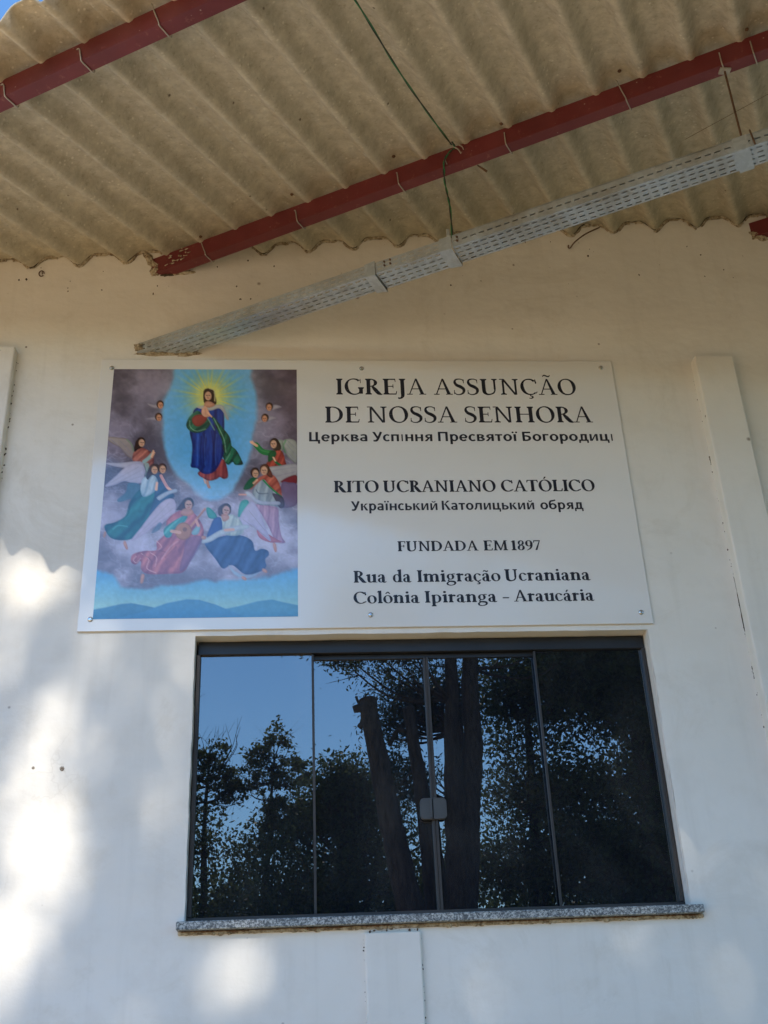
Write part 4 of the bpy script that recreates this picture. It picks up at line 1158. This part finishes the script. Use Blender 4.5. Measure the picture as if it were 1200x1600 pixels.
G_['g'] = (.80, ring(.36,.42,.28,.245,.13,.045,n=24)+strip([(.50,.62),(.60,.66),(.74,.64)],[.05,.06,.05],3)+strip([(.24,.20),(.17,.10),(.26,.035),(.46,.02),(.64,-.02),(.70,-.12),(.62,-.24),(.38,-.31),(.16,-.27),(.08,-.17),(.15,-.06),(.26,-.01)],[.04,.06,.10,.13,.14,.13,.08,.055,.08,.11,.08,.05],4))
# Cyrillic, bold sans
B_ = .21; bb = .17
def vs(x, y0=0, y1=1, w_=B_): return bar(x, y0, x, y1, w_)
XS = .74
def rb(cx, ry, rx, tk=.20, tn=.15, a0=0, a1=2*math.pi, cy=None): return ring(cx, (XS/2 if cy is None else cy), rx, ry, tk, tn, a0, a1, 0, 26)
K = {}
K['Ц'] = (1.10, vs(.20)+vs(.74)+hbar(.20,.98,.085,.17)+quad((.84,-.24),(1.02,-.24),(1.02,.17),(.84,.17)))
K['П'] = (1.04, vs(.20)+vs(.83)+hbar(.20,.83,.915,.17))
K['У'] = (.92, quad((.02,1),(.25,1),(.55,.42),(.40,.30))+strip([(.80,1.0),(.58,.45),(.42,.12),(.26,.05),(.10,.08)],[.21,.21,.21,.18,.15],4))
K['Б'] = (.92, vs(.20)+hbar(.20,.80,.915,.17)+ring(.42,.31,.42,.31,.21,.15,-math.pi/2,math.pi/2)+hbar(.20,.44,.075,.15)+hbar(.20,.44,.545,.15))
K['К'] = (.95, vs(.20)+quad((.26,.48),(.44,.62),(.90,1.0),(.64,1.0))+quad((.36,.60),(.54,.66),(.95,0),(.69,0)))
K['е'] = (.80, rb(.40,.385,.37,.20,.14,math.radians(8),math.radians(318))+hbar(.12,.70,.37,.13))
K['р'] = (.84, vs(.19,-.32,XS)+rb(.44,.385,.35,.20,.14,math.radians(-150),math.radians(150)))
K['к'] = (.82, vs(.19,0,XS)+quad((.25,.34),(.42,.46),(.78,XS),(.54,XS))+quad((.32,.44),(.49,.48),(.82,0),(.57,0)))
K['в'] = (.80, vs(.19,0,XS)+ring(.40,.545,.31,.195,.20,.13,-math.pi/2,math.pi/2)+ring(.42,.205,.34,.205,.20,.13,-math.pi/2,math.pi/2)+hbar(.19,.42,.675,.13)+hbar(.19,.42,.385,.11)+hbar(.19,.44,.065,.13))
K['а'] = (.78, vs(.58,0,.50)+strip([(.58,.46),(.54,.64),(.38,.69),(.20,.66),(.13,.62)],[B_,.18,.15,.14,.14],4)+ring(.34,.215,.29,.215,.18,.12,math.radians(40),math.radians(330),0,20)+hbar(.34,.60,.385,.11))
K['с'] = (.68, rb(.40,.385,.37,.20,.14,math.radians(50),math.radians(310)))
K['п'] = (.86, vs(.19,0,XS)+vs(.67,0,XS)+hbar(.19,.67,XS-.075,.15))
K['ı'] = (.40, vs(.20,0,XS,.12)); K['і'] = (.40, vs(.20,0,XS)+dot(.20,.95,.11))
K['ї'] = (.42, vs(.21,0,XS)+dot(.06,.93,.095)+dot(.36,.93,.095))
K['н'] = (.88, vs(.19,0,XS)+vs(.69,0,XS)+hbar(.19,.69,.37,.14))
K['я'] = (.82, vs(.63,0,XS)+ring(.42,.52,.32,.22,.20,.13,math.pi/2,math.pi*1.5)+hbar(.40,.63,.675,.13)+hbar(.40,.63,.365,.13)+quad((.02,0),(.26,0),(.50,.33),(.32,.33)))
K['т'] = (.70, vs(.35,0,XS)+hbar(.03,.67,XS-.075,.15))
K['о'] = (.84, rb(.42,.385,.38,.20,.145))
K['г'] = (.64, vs(.19,0,XS)+hbar(.19,.60,XS-.075,.15))
K['д'] = (.90, quad((.20,.0),(.38,.12),(.42,XS),(.22,XS))+vs(.66,0,XS)+hbar(.22,.66,XS-.075,.15)+hbar(.04,.86,.075,.15)+vs(.11,-.22,.14,.15)+vs(.80,-.22,.14,.15))
K['и'] = (.90, vs(.19,0,XS,.19)+vs(.71,0,XS,.19)+quad((.19,.0),(.32,.0),(.71,XS),(.58,XS)))
K['й'] = (.90, K['и'][1]+strip([(.28,.98),(.34,.88),(.45,.855),(.56,.88),(.62,.98)],[.08,.10,.10,.10,.08],4))
K['ц'] = (.92, vs(.19,0,XS)+vs(.64,0,XS)+hbar(.19,.85,.075,.15)+vs(.80,-.22,.15,.15))
K['ь'] = (.78, vs(.19,0,XS)+ring(.42,.24,.33,.24,.20,.13,-math.pi/2,math.pi/2)+hbar(.19,.42,.065,.13)+hbar(.19,.42,.415,.13))
K['л'] = (.88, strip([(.04,.08),(.16,.12),(.24,.34),(.27,.66)],[.15,.17,.19,.20],4)+vs(.69,0,XS)+hbar(.18,.69,XS-.075,.15))
K['б'] = (.84, rb(.42,.33,.38,.20,.14,cy=.33)+strip([(.14,.36),(.14,.66),(.26,.88),(.50,.93),(.72,1.0)],[.18,.19,.17,.15,.14],5))
K['обр'] = None

def write(words, base, cap, table, bold=0.0):
    nz = 0
    for txt, x0, x1 in words:
        b = MB()
        adv = 0; items = []
        for ch in txt:
            wd, polys = table[ch]; items.append((adv, polys)); adv += wd
        # ink extents
        mn = min(p[0]+a for a, ps in items for q_ in ps for p in q_); mx = max(p[0]+a for a, ps in items for q_ in ps for p in q_)
        sc_ = (x1-x0)/(mx-mn)
        for a, ps in items:
            for q_ in ps:
                nz = (nz+1) % 9
                y = YS-.0005-nz*.00004
                for sh_, dy_ in (((0, 0),) if not bold else ((-bold/2, 0), (bold/2, .0004))):
                    b.poly([(sx(x0+(p[0]+a-mn)*sc_+sh_*cap), y-dy_, sz(base+p[1]*cap+abs(sh_)*cap*.25)) for p in q_])
        b.build('lettering', MINK, sign, fix=False)
write([('IGREJA',.155,.534),('ASSUNÇÃO',.567,1.179)], 4.2060, .0800, G_)
write([('DE',.107,.249),('NOSSA',.281,.656),('SENHORA',.690,1.232)], 4.0675, .0785, G_)
write([('Церква',.039,.278),('Успıння',.299,.547),('Пресвятої',.571,.904),('Богородицı',.924,1.305)], 3.9770, .0450, K)
write([('RITO',.137,.315),('UCRANIANO',.335,.790),('CATÓLICO',.814,1.198)], 3.7388, .0528, G_, .04)
write([('Український',.202,.548),('Католицький',.566,.940),('обряд',.965,1.140)], 3.6565, .0420, K)
write([('FUNDADA',.381,.698),('EM',.721,.815),('1897',.830,.946)], 3.4755, .0435, G_, .04)
write([('Rua',.205,.330),('da',.356,.426),('Imigração',.451,.774),('Ucraniana',.793,1.129)], 3.3437, .0495, G_, .04)
write([('Colônia',.202,.454),('Ipiranga',.476,.753),('-',.777,.800),('Araucária',.820,1.133)], 3.2568, .0482, G_, .04)

# ------------------------------------------------------------------ trees (they stand in the yard in front of the
# hall; the window mirrors them and their crowns throw the dappled light on the wall)
SUNT = math.tan(SUN_E)
# soft-edged gaps in the crown where the sun reaches the wall: x, z on the wall, half width, half height, how open
GAPS = []
def leaves(name, m, parent, pts, size, aspect=.45, droop=.0, tone=(0,1)):
    pts = np.asarray(pts, float); n = len(pts)
    d = rng.normal(size=(n,3)); d[:,2] -= droop; d /= np.linalg.norm(d, axis=1)[:,None]
    e = np.cross(d, rng.normal(size=(n,3))); e /= np.linalg.norm(e, axis=1)[:,None]
    s = size*(.6+.8*rng.random(n))[:,None]
    a = pts - d*s*.5; c = pts + d*s*.5; bq = pts + e*s*aspect*.5; dq = pts - e*s*aspect*.5
    co = np.stack([a, bq, c, dq], 1).reshape(-1,3)
    t = Vector((0,0,0)); p = parent
    while p is not None: t += Vector(p.location); p = p.parent
    co = co - np.array(t)
    me = bpy.data.meshes.new(name)
    me.vertices.add(4*n); me.vertices.foreach_set('co', co.ravel())
    me.loops.add(4*n); me.loops.foreach_set('vertex_index', np.arange(4*n, dtype=np.int32))
    me.polygons.add(n); me.polygons.foreach_set('loop_start', np.arange(0,4*n,4,dtype=np.int32))
    me.update(calc_edges=True)
    at = me.attributes.new('tone', 'FLOAT', 'FACE'); at.data.foreach_set('value', (tone[0]+(tone[1]-tone[0])*rng.random(n)).astype(np.float32))
    me.materials.append(m)
    o = bpy.data.objects.new(name, me); COL.objects.link(o); o.parent = parent
    o['kind'] = 'stuff'
    return o
def cluster(c, r, n, sub=9, subr=.28, flat=1.0):
    """n leaves in sub-clumps inside an ellipsoid of radius r (tuple) round c"""
    c = np.array(c, float); r = np.array(r if isinstance(r, (tuple, list)) else (r,r,r*flat), float)
    k = rng.normal(size=(sub,3)); k /= np.linalg.norm(k,axis=1)[:,None]; k *= (rng.random(sub)**.45)[:,None]
    k = c + k*r
    idx = rng.integers(0, sub, n)
    return k[idx] + rng.normal(size=(n,3))*subr*r.mean()*np.array([1,1,.7]), k
def trunk(name, parent, pts, rad, n=12, rough=.06):
    b = MB()
    P_ = catmull(pts, 8); N = len(P_)
    base = 0; up = None
    rs = []
    for i in range(N):
        f = i/(N-1)*(len(rad)-1); k = min(int(f), len(rad)-2); rs.append(rad[k]+(rad[k+1]-rad[k])*(f-k))
    b.tube(P_, rs, n)
    b.v = [(x+jit(rough*rs[min(i//n, N-1)]*3), y+jit(rough*rs[min(i//n, N-1)]*3), z) for i,(x,y,z) in enumerate(b.v)]
    return b.build(name, MBK, parent, smooth=True)
def limbs(parent, start_pts, targets, r0=.05, name='branches'):
    b = MB()
    if len(targets) > 60: targets = random.sample(list(targets), 60)
    for t_ in targets:
        s = min(start_pts, key=lambda p: (Vector(p)-Vector(t_)).length + max(0, p[2]-t_[2])*2)
        s = Vector(s); t2 = Vector([float(x) for x in t_]); mid = s.lerp(t2, .5)+Vector((jit(.3), jit(.3), -.12*(t2-s).length))
        P_ = catmull([s, mid, t2], 5)
        b.tube(P_, [r0*(1-.8*i/(len(P_)-1)) for i in range(len(P_))], 6)
        for q_ in range(3):
            e = t2+Vector((jit(1.0), jit(1.0), jit(.9)))
            b.tube([P_[-3], e], [r0*.25, r0*.08], 4)
    o = b.build(name, MBK, parent, smooth=True); o['kind'] = 'stuff'; return o
def tree(name, label, cat, base, tpts, trad, crowns, lm, lsize, group=None, aspect=.45, droop=0, branch_r=.05, branches=True):
    root = empty(name, base)
    tag(root, label, cat, group)
    trunk('trunk', root, tpts, trad)
    allp = []; tg = []
    for c, r, n, sub in crowns:
        p, k = cluster(c, r, n, sub, .36 if 'open crowned' in label else .28); allp.append(p); tg += list(k)
    if branches: limbs(root, [tuple(p) for p in catmull(tpts, 4)][3:], tg, branch_r)
    leaves('crown', lm, root, np.concatenate(allp), lsize, aspect, droop)
    return root

# mirror-side layout: the window shows a point (x, y=-Y, z)
# big forked trunk in the middle with the sun-blocking crown
def wallpt(p): return p[:,0], p[:,2] + p[:,1]*SUNT
root = empty('tall_tree', (2.05, -14, 0))
tag(root, 'tall tree with thick forked trunk, its dark mass mirrored in the middle window panes', 'tree')
trunk('trunk', root, [(2.05,-14,-.2),(2.2,-14,2),(2.42,-14,4.2),(2.46,-14,5.4),(2.44,-14,6.6),(2.52,-14,8.2),(2.3,-13.8,11),(1.6,-13.6,14.5)], [.42,.32,.26,.22,.13,.10,.10,.05])
trunk('trunk', root, [(2.50,-14,4.2),(2.62,-14,5.4),(2.80,-14.05,6.6),(2.88,-14.1,8.2),(3.3,-14,11),(3.9,-14,15)], [.20,.19,.16,.14,.12,.06])
# crown filled evenly over the part of the sky the sun shines through onto the wall
def gapkeep(xw, zw):
    keep = np.ones(len(xw))
    for gx_, gz_, rx_, rz2, op_ in GAPS:
        d = np.sqrt(((xw-gx_)/rx_)**2+((zw-gz_)/rz2)**2)
        keep *= 1-op_*.90*(1-np.clip((d-.62)/.62, 0, 1))
    return keep
GAPS = [(-1.077, 3.375, 0.153, 0.15, 0.92), (-0.951, 3.373, 0.123, 0.121, 0.82), (-1.086, 3.245, 0.116, 0.123, 0.82), (-0.952, 3.192, 0.111, 0.111, 0.58), (-1.054, 3.044, 0.123, 0.091, 0.63), (-0.757, 3.08, 0.11, 0.114, 0.88), (-0.771, 2.851, 0.146, 0.145, 0.83), (-0.884, 2.79, 0.133, 0.122, 0.78), (-0.995, 2.689, 0.143, 0.124, 0.82), (-0.476, 2.781, 0.086, 0.148, 1.0), (-0.438, 3.003, 0.079, 0.12, 0.7), (-0.975, 2.537, 0.163, 0.144, 0.96), (-0.885, 2.391, 0.114, 0.135, 0.99), (-0.488, 2.483, 0.092, 0.106, 0.8), (-0.801, 2.651, 0.129, 0.144, 0.67), (-0.759, 2.161, 0.104, 0.159, 0.73), (-0.972, 2.099, 0.124, 0.164, 0.87), (-0.935, 2.001, 0.109, 0.105, 0.82), (-0.998, 2.239, 0.112, 0.111, 0.66), (-0.835, 2.265, 0.136, 0.09, 0.53), (-0.191, 2.004, 0.09, 0.14, 0.85), (-0.326, 1.894, 0.084, 0.106, 0.75), (1.424, 2.287, 0.123, 0.177, 0.72), (1.368, 2.345, 0.074, 0.104, 0.58), (0.907, 1.986, 0.176, 0.088, 0.39), (1.326, 1.824, 0.144, 0.101, 0.49), (0.258, 1.816, 0.196, 0.088, 0.39), (0.648, 1.985, 0.162, 0.12, 0.39), (-0.26, 2.121, 0.093, 0.032, 0.85), (-0.559, 1.902, 0.101, 0.115, 0.2), (-0.882, 2.542, 0.258, 0.421, 0.31), (-0.93, 2.4, 0.3, 0.75, 0.22), (-0.95, 3.28, 0.27, 0.26, 0.22), (-0.78, 2.75, 0.16, 0.4, 0.3), (-0.46, 2.75, 0.1, 0.5, 0.35)]
N = 40000
Y = rng.uniform(11.5, 16.5, N); xw = rng.uniform(-2.4, 4.2, N); zw = rng.uniform(.55, 4.2, N)
P_ = np.stack([xw, -Y, zw+Y*SUNT], 1)
nzv = np.sin(xw*7.1+2*np.sin(zw*5.3))*np.sin(zw*8.3+1.7*np.cos(xw*4.1+1))
edge = np.clip((zw-.55)/.5, 0, 1)
keep = gapkeep(xw, zw)*(.80+.20*nzv)*edge
P_ = P_[rng.random(N) < keep]
leaves('crown', ML1, root, P_, .15, .55)
q1, k1 = cluster((1.12,-13.6,8.50), (.95,1.1,.64), 9500, 60, .17)
q2, k2 = cluster((2.0,-14.6,9.6), (2.2,1.6,.9), 7000, 50)
q3, k3 = cluster((4.3,-14.6,9.4), (1.8,1.6,1.2), 7000, 50)
leaves('crown', ML1, root, np.concatenate([q1,q2,q3]), .075, .42, .4)
limbs(root, [(2.46,-14,7.4),(2.52,-14,8.6),(2.86,-14.1,8.0),(3.0,-14,9.4)], list(k1[:12])+list(k2[:10])+list(k3[:10]), .035)
limbs(root, [(2.2,-13.8,11.5),(1.8,-13.7,13.5),(3.3,-14,11.5),(3.7,-14,14)], [(-1.2,-13,14.5),(-.2,-14.5,15.5),(.6,-13,14),(1.2,-15,16),(2.6,-14,16),(3.6,-15,15),(-.6,-15,13.6),(2.4,-12.5,13.6)], .07)

# two lopped trunks
root = empty('lopped_tree', (2.05, -12, 0))
tag(root, 'leaning lopped trunk with sawn top and short stubs mirrored in the second window pane', 'tree')
trunk('trunk', root, [(2.1,-12,-.1),(1.75,-12,2.4),(1.47,-12,4.0),(1.28,-12,5.1),(1.10,-12,6.2),(1.045,-12,6.55),(1.02,-12,6.86)], [.25,.21,.185,.165,.135,.13,.135], 14, .05)
for P_, r in (([(1.0,-12,6.70),(.88,-12,6.72),(.80,-12,6.70)],[.075,.065,.055]), ([(1.06,-12,6.52),(.94,-12,6.49),(.88,-12,6.43)],[.055,.05,.045]), ([(.90,-12,6.74),(.84,-12,6.90)],[.022,.018]), ([(1.0,-12,6.86),(.97,-12,6.93)],[.006,.004])):
    b = MB(); b.tube(catmull(P_,3) if len(P_)>2 else P_, r if len(P_)==2 else [r[0]+(r[-1]-r[0])*i/6 for i in range(7)], 8); b.build('stub', MBK, root, smooth=True)
root = empty('lopped_tree', (2.0, -12.4, 0))
tag(root, 'straighter lopped trunk with one kinked stub mirrored beside the leaning lopped trunk', 'tree')
trunk('trunk', root, [(2.1,-12.4,-.1),(1.95,-12.4,2.4),(1.88,-12.4,4.0),(1.82,-12.4,5.2),(1.72,-12.4,6.2),(1.66,-12.4,6.85)], [.20,.17,.14,.12,.095,.09], 14, .05)
b = MB(); b.tube(catmull([(1.70,-12.4,6.42),(1.52,-12.4,6.50),(1.44,-12.4,6.44),(1.34,-12.4,6.26)],4), .035, 8); b.build('stub', MBK, root, smooth=True)
b = MB(); b.tube(catmull([(1.84,-12.4,5.85),(1.70,-12.4,5.86),(1.58,-12.4,5.78),(1.48,-12.4,5.64)],4), .018, 6); b.build('stub', MBK, root, smooth=True)

tree('pine_tree', 'fine leaved tree showing behind the straighter lopped trunk in the window reflection', 'tree', (2.9,-17,0),
     [(2.9,-17,0),(3.0,-17,5),(3.0,-17,10)], [.16,.12,.04],
     [((2.1,-17,8.3),(.75,.7,.8),3825,40), ((2.0,-17,6.9),(.55,.7,.5),1785,22), ((2.7,-17,8.6),(.8,.7,.9),3315,30)], ML3, .11, None, .28, .3, .03)
tree('round_tree', 'dense dark tree with spiky top mirrored low in the second window pane', 'tree', (.9,-20,0),
     [(.9,-20,0),(.95,-20,3),(1.0,-20,6)], [.2,.15,.06],
     [((.75,-20,7.2),(.75,.8,.95),6630,37), ((1.3,-20,6.8),(1.0,.9,1.3),7650,37), ((.5,-20,5.3),(1.5,1.2,1.6),11475,48), ((1.9,-20,5.2),(1.5,1.2,1.6),10200,45)], ML1, .10, None, .5)
def clumps(cs, n, sub, ry=.45):
    return [((x,y,z), (a*1.15,ry,b*1.25), int(n*a*b*8), sub) for x,y,z,a,b in cs]
def sprays(xa, xb, ztop, zbot, n, leaves_):
    o = []
    for q_ in range(n):
        x = xa+(xb-xa)*random.random(); u = (x-xa)/(xb-xa)
        top = ztop - 1.1*(abs(u-.5)*2)**2.2 + .22*math.sin(x*9.0) + jit(.22)
        z = top - (top-zbot)*random.random()**1.7
        o.append(((x, -22+jit(.7), z), (.10+.16*random.random(), .25, .06+.09*random.random()), int(leaves_*(.5+random.random())), 5))
    return o
tree('airy_tree', 'open crowned tree with flat topped clumps mirrored right of centre in the first pane', 'tree', (-.7,-22,0),
     [(-.8,-22,0),(-.85,-22,4),(-.78,-22,6.6),(-.66,-22,8.4)], [.12,.10,.05,.02],
     sprays(-1.42, .12, 9.25, 7.9, 64, 46) + sprays(-.95, .2, 8.1, 6.6, 50, 60)
     + [((-.3,-22,7.0),(.75,.6,.6),1700,40), ((-1.0,-22,6.5),(.6,.6,.6),1200,30), ((-.7,-22,5.5),(1.3,.9,.9),3600,50)], ML2, .105, None, .5, 0, .018)
tree('airy_tree', 'open crowned tree with bare twigs on top mirrored at the left edge of the window', 'tree', (-2.3,-22,0),
     [(-2.2,-22,0),(-2.15,-22,4),(-2.2,-22,7.2),(-2.15,-22,8.5)], [.12,.10,.05,.02],
     sprays(-3.0, -1.45, 9.15, 7.6, 66, 46)
     + [((-2.4,-22,7.0),(.7,.6,.75),1700,44), ((-2.1,-22,5.5),(.95,.8,1.0),2600,36)], ML2, .105, None, .5, 0, .018)
b = MB()
for q_ in range(9):
    x0 = -2.5+random.random()*1.0; top = 9.2+random.random()*.55; dx = jit(.5)
    P_ = catmull([(x0*.6-.9,-22,8.5),(x0,-22,8.95),(x0+dx*.5,-22,(8.95+top)/2+.05),(x0+dx,-22,top)], 4)
    b.tube(P_, [.010-.008*i_/(len(P_)-1) for i_ in range(len(P_))], 4)
    b.tube([P_[8], P_[8]+Vector((-dx*.4+.1,0,.3))], [.004,.002], 4)
b.tube(catmull([(-2.62,-22,9.0),(-2.5,-22,9.9),(-2.58,-22,10.3),(-2.4,-22,10.5)],4), .006, 4)
b.tube(catmull([(-2.5,-22,9.9),(-2.44,-22,10.2),(-2.3,-22,10.3)],4), .004, 4)
b.build('twigs', MBK, bpy.data.objects['airy_tree.001'])
DR = [((4.6,-18.5,8.6),(1.2,1.0,1.1),7650,55), ((4.9,-18.5,6.9),(1.5,1.0,.9),6630,48), ((3.9,-18.5,5.4),(.9,1,.7),3570,30), ((5.4,-18.5,9.8),(1.6,1.2,.9),7650,40), ((5.3,-18.5,5.3),(1.4,1,1.0),7650,37)]
tree('leafy_tree', 'loose leafy tree letting sky through, mirrored in the third window pane', 'tree', (4.7,-18.5,0),
     [(4.7,-18.5,0),(4.6,-18.5,4),(4.7,-18.5,8.5)], [.2,.15,.06], DR, ML1, .10, None, .5)
tree('leafy_tree', 'darkest dense tree with thick trunk, mirrored filling the last window pane', 'tree', (6.6,-17,0),
     [(6.5,-17,0),(6.55,-17,4),(6.7,-17,9.5)], [.34,.30,.16],
     [((6.2,-17,9.0),(1.5,1.2,1.3),13260,55), ((7.2,-17,7.6),(1.4,1.2,1.5),12750,52), ((5.7,-17.4,6.1),(1.1,1.0,1.2),6630,37), ((6.9,-17,5.2),(1.5,1.2,1.2),10710,45), ((7.8,-17,9.4),(1.4,1.2,1.2),10710,45)], ML1, .11, None, .55)
# shrubbery further back, one plant each
for i, (x, y, hgt, wd, m, lb) in enumerate((
    (-5.2,-25,6.6,1.5,ML2,'tall bush left of the window view, just past the bare twigged tree'),
    (-2.3,-26,6.9,1.6,ML1,'dark bush under the bare twigged tree mirrored low in the first pane'),
    (.1,-26,7.3,1.7,ML1,'broad dark bush mirrored low at the border of first and second panes'),
    (2.8,-26,7.4,1.7,ML2,'olive toned bush mirrored at the foot of the lopped trunks'),
    (5.6,-25,7.0,1.8,ML1,'deep green bush mirrored low in the third pane'),
    (8.6,-25,8.2,2.0,ML1,'tall dark bush mirrored low in the last pane'),
    (12.0,-24,9.0,2.4,ML1,'big dark bush beyond the right end of the yard'),
    (-8.5,-26,7.0,2.2,ML2,'spreading olive bush at the far left of the yard'))):
    rt = empty('large_bush', (x, y, 0)); tag(rt, lb, 'bush')
    trunk('stem', rt, [(x,y,0),(x+.1,y,hgt*.4),(x,y,hgt*.75)], [.12,.09,.04], 8)
    a1, _ = cluster((x,y,hgt*.72), (wd,1.3,hgt*.27), 7000, 60); a2, _ = cluster((x,y,hgt*.33), (wd*1.15,1.4,hgt*.33), 7000, 60)
    leaves('foliage', m, rt, np.concatenate([a1,a2]), .15, .5)
# distant wood closing the horizon
n = 26000
th = rng.uniform(math.pi*1.0, math.pi*2.0, n); rd = rng.uniform(44, 60, n)
hh = (3.2+1.3*np.sin(th*9)+1.0*np.sin(th*23+1)+.8*np.sin(th*51))*.62
zz = rng.random(n)*(hh+2.0)
ob = leaves('distant_wood', ML1, None, np.stack([np.cos(th)*rd, np.sin(th)*rd, zz], 1), 1.1, .7)
ob['kind'] = 'stuff'

# a curtain half drawn behind the right-hand panes
b = MB(); n = 90; rows = []
for j in range(9):
    z = 2.20+(3.04-2.20)*j/8
    rows.append([(.80+.50*i/n, .27+.020*math.sin(i*.55+.3*math.sin(j*.7))+.008*math.sin(i*1.3+j*.2), z) for i in range(n+1)])
for j in range(8):
    for i in range(n): b.poly([rows[j][i], rows[j][i+1], rows[j+1][i+1], rows[j+1][i]])
MCUR = mottled('maroon_curtain_cloth', (.16,.035,.045), (.22,.05,.06), 12, .8)
tag(b.build('curtain', MCUR, None, smooth=True, fix=False), 'faint dark maroon curtain hanging inside behind the right window panes', 'curtain')
